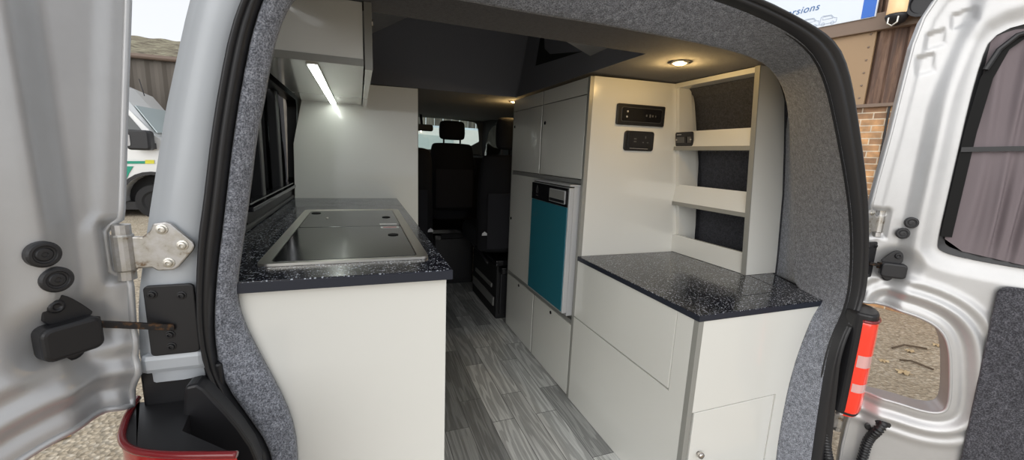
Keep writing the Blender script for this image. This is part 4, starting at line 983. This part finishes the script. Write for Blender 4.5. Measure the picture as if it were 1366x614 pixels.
MB().box(-.66, 4.42, VY - .01, VY + .02, .12, .18).build('rub_strip', 'black_plastic', T, .005)
for x in (.35, 3.5): MB().lathe((x, VY + .02, -.25), (0, 1, 0), [(.16, .02), (.22, 0), (.32, 0), (.33, .04), (.33, .2), (0, .2)], 26).build('wheel', 'tyre', T)
T = thing('timber_fence', (1.0, 10.8, GZ), 'weathered timber board fence behind the parked white van', 'fence')
for k in range(28):
    x = -1.9 + k * .22; MB().box(x, x + .205, 10.8 + (k % 2) * .02, 10.83 + (k % 2) * .02, GZ, 2.9 + .03 * math.sin(k * 2.3)).build('fence_board', 'timber', T, .003)
MB().box(-1.9, 4.3, 10.86, 10.92, .2, .3).box(-1.9, 4.3, 10.86, 10.92, 2.2, 2.3).build('fence_rail', 'timber', T)

# fallen leaves and twigs
def leaf(x, y, s, rot, label, material='leaf', group=None):
    pts = []
    for k in range(22):
        a_ = 2 * math.pi * k / 22; r = s * (1. if k % 4 == 0 else .55 if k % 4 == 2 else .72) * (1.2 if k in (0, 1, 21) else 1)
        pts.append((x + r * math.cos(a_ + rot), y + r * .75 * math.sin(a_ + rot)))
    mb = MB(); c = mb.bm.verts.new((x, y, GZ + .018)); vs = [mb.bm.verts.new((p[0], p[1], GZ + .008 + .012 * (k % 3 == 0))) for k, p in enumerate(pts)]
    for k in range(22): mb.bm.faces.new((c, vs[k], vs[(k + 1) % 22]))
    o = mb.build('fallen_leaf', material); tag(o, label, 'leaf', group, 'thing')
gpt = lambda u, v: atp(u, v, (0, 0, GZ), (0, 0, 1))
q = gpt(68, 588); leaf(q.x, q.y, .085, .6, 'large tan leaf on the gravel under the left back door')
for u, v, s_, lb in ((1214, 470, .05, 'pale leaf at the middle of the ground seen through the right door cutout'), (1250, 462, .05, 'dry leaf near the right edge of the ground seen through the right door cutout'), (1205, 498, .07, 'largest dry leaf low in the ground seen through the right door cutout'), (1178, 483, .05, 'pale leaf beside the red tail lamp on the right ground')):
    q = gpt(u, v); leaf(q.x, q.y, s_, random.random() * 6, lb, 'leaf_pale')
for (u0, v0), (u1, v1), lb in (((1190, 466), (1236, 467), 'upper thin twig lying on the ground beyond the right back door'), ((1200, 482), (1245, 495), 'lower thin twig lying on the ground beyond the right back door')):
    a_, b_ = gpt(u0, v0), gpt(u1, v1); mid_ = (a_ + b_) / 2 + V_((.02, .05, 0))
    o = MB().tube([a_ + V_((0, 0, .012)), mid_ + V_((0, 0, .02)), b_ + V_((0, 0, .012))], .008, 6).build('twig', 'twig', smooth=True); tag(o, lb, 'twig', None, 'thing')

# ================================================================== LIGHT
wld = bpy.data.worlds.new('overcast_sky'); SC.world = wld; wld.use_nodes = True
nt = wld.node_tree; bg = nt.nodes['Background']
tc = nt.nodes.new('ShaderNodeTexCoord'); sx = nt.nodes.new('ShaderNodeSeparateXYZ'); nt.links.new(tc.outputs['Generated'], sx.inputs[0])
rp_ = nt.nodes.new('ShaderNodeValToRGB'); nt.links.new(sx.outputs['Z'], rp_.inputs['Fac'])
e = rp_.color_ramp.elements; e[0].position = 0.; e[0].color = (1.02, 1.05, 1.10, 1); e[1].position = 1.; e[1].color = (.78, .81, .86, 1)
nt.links.new(rp_.outputs['Color'], bg.inputs['Color']); bg.inputs['Strength'].default_value = .80
sl = bpy.data.lights.new('veiled_sun', 'SUN'); sl.energy = 2.4; sl.angle = math.radians(85); sl.color = (1, .97, .93)
so = bpy.data.objects.new('veiled_sun', sl); COL.objects.link(so); so.rotation_euler = (math.radians(80), 0, math.radians(-50))

SC.view_settings.view_transform = 'Standard'; SC.view_settings.look = 'None'; SC.view_settings.gamma = 1; SC.view_settings.use_curve_mapping = False
SC.view_settings.exposure = .29
SC.cycles.use_denoising = True
SC.cycles.max_bounces = 10; SC.cycles.diffuse_bounces = 5; SC.cycles.transparent_max_bounces = 16
SC.cycles.sample_clamp_indirect = 6
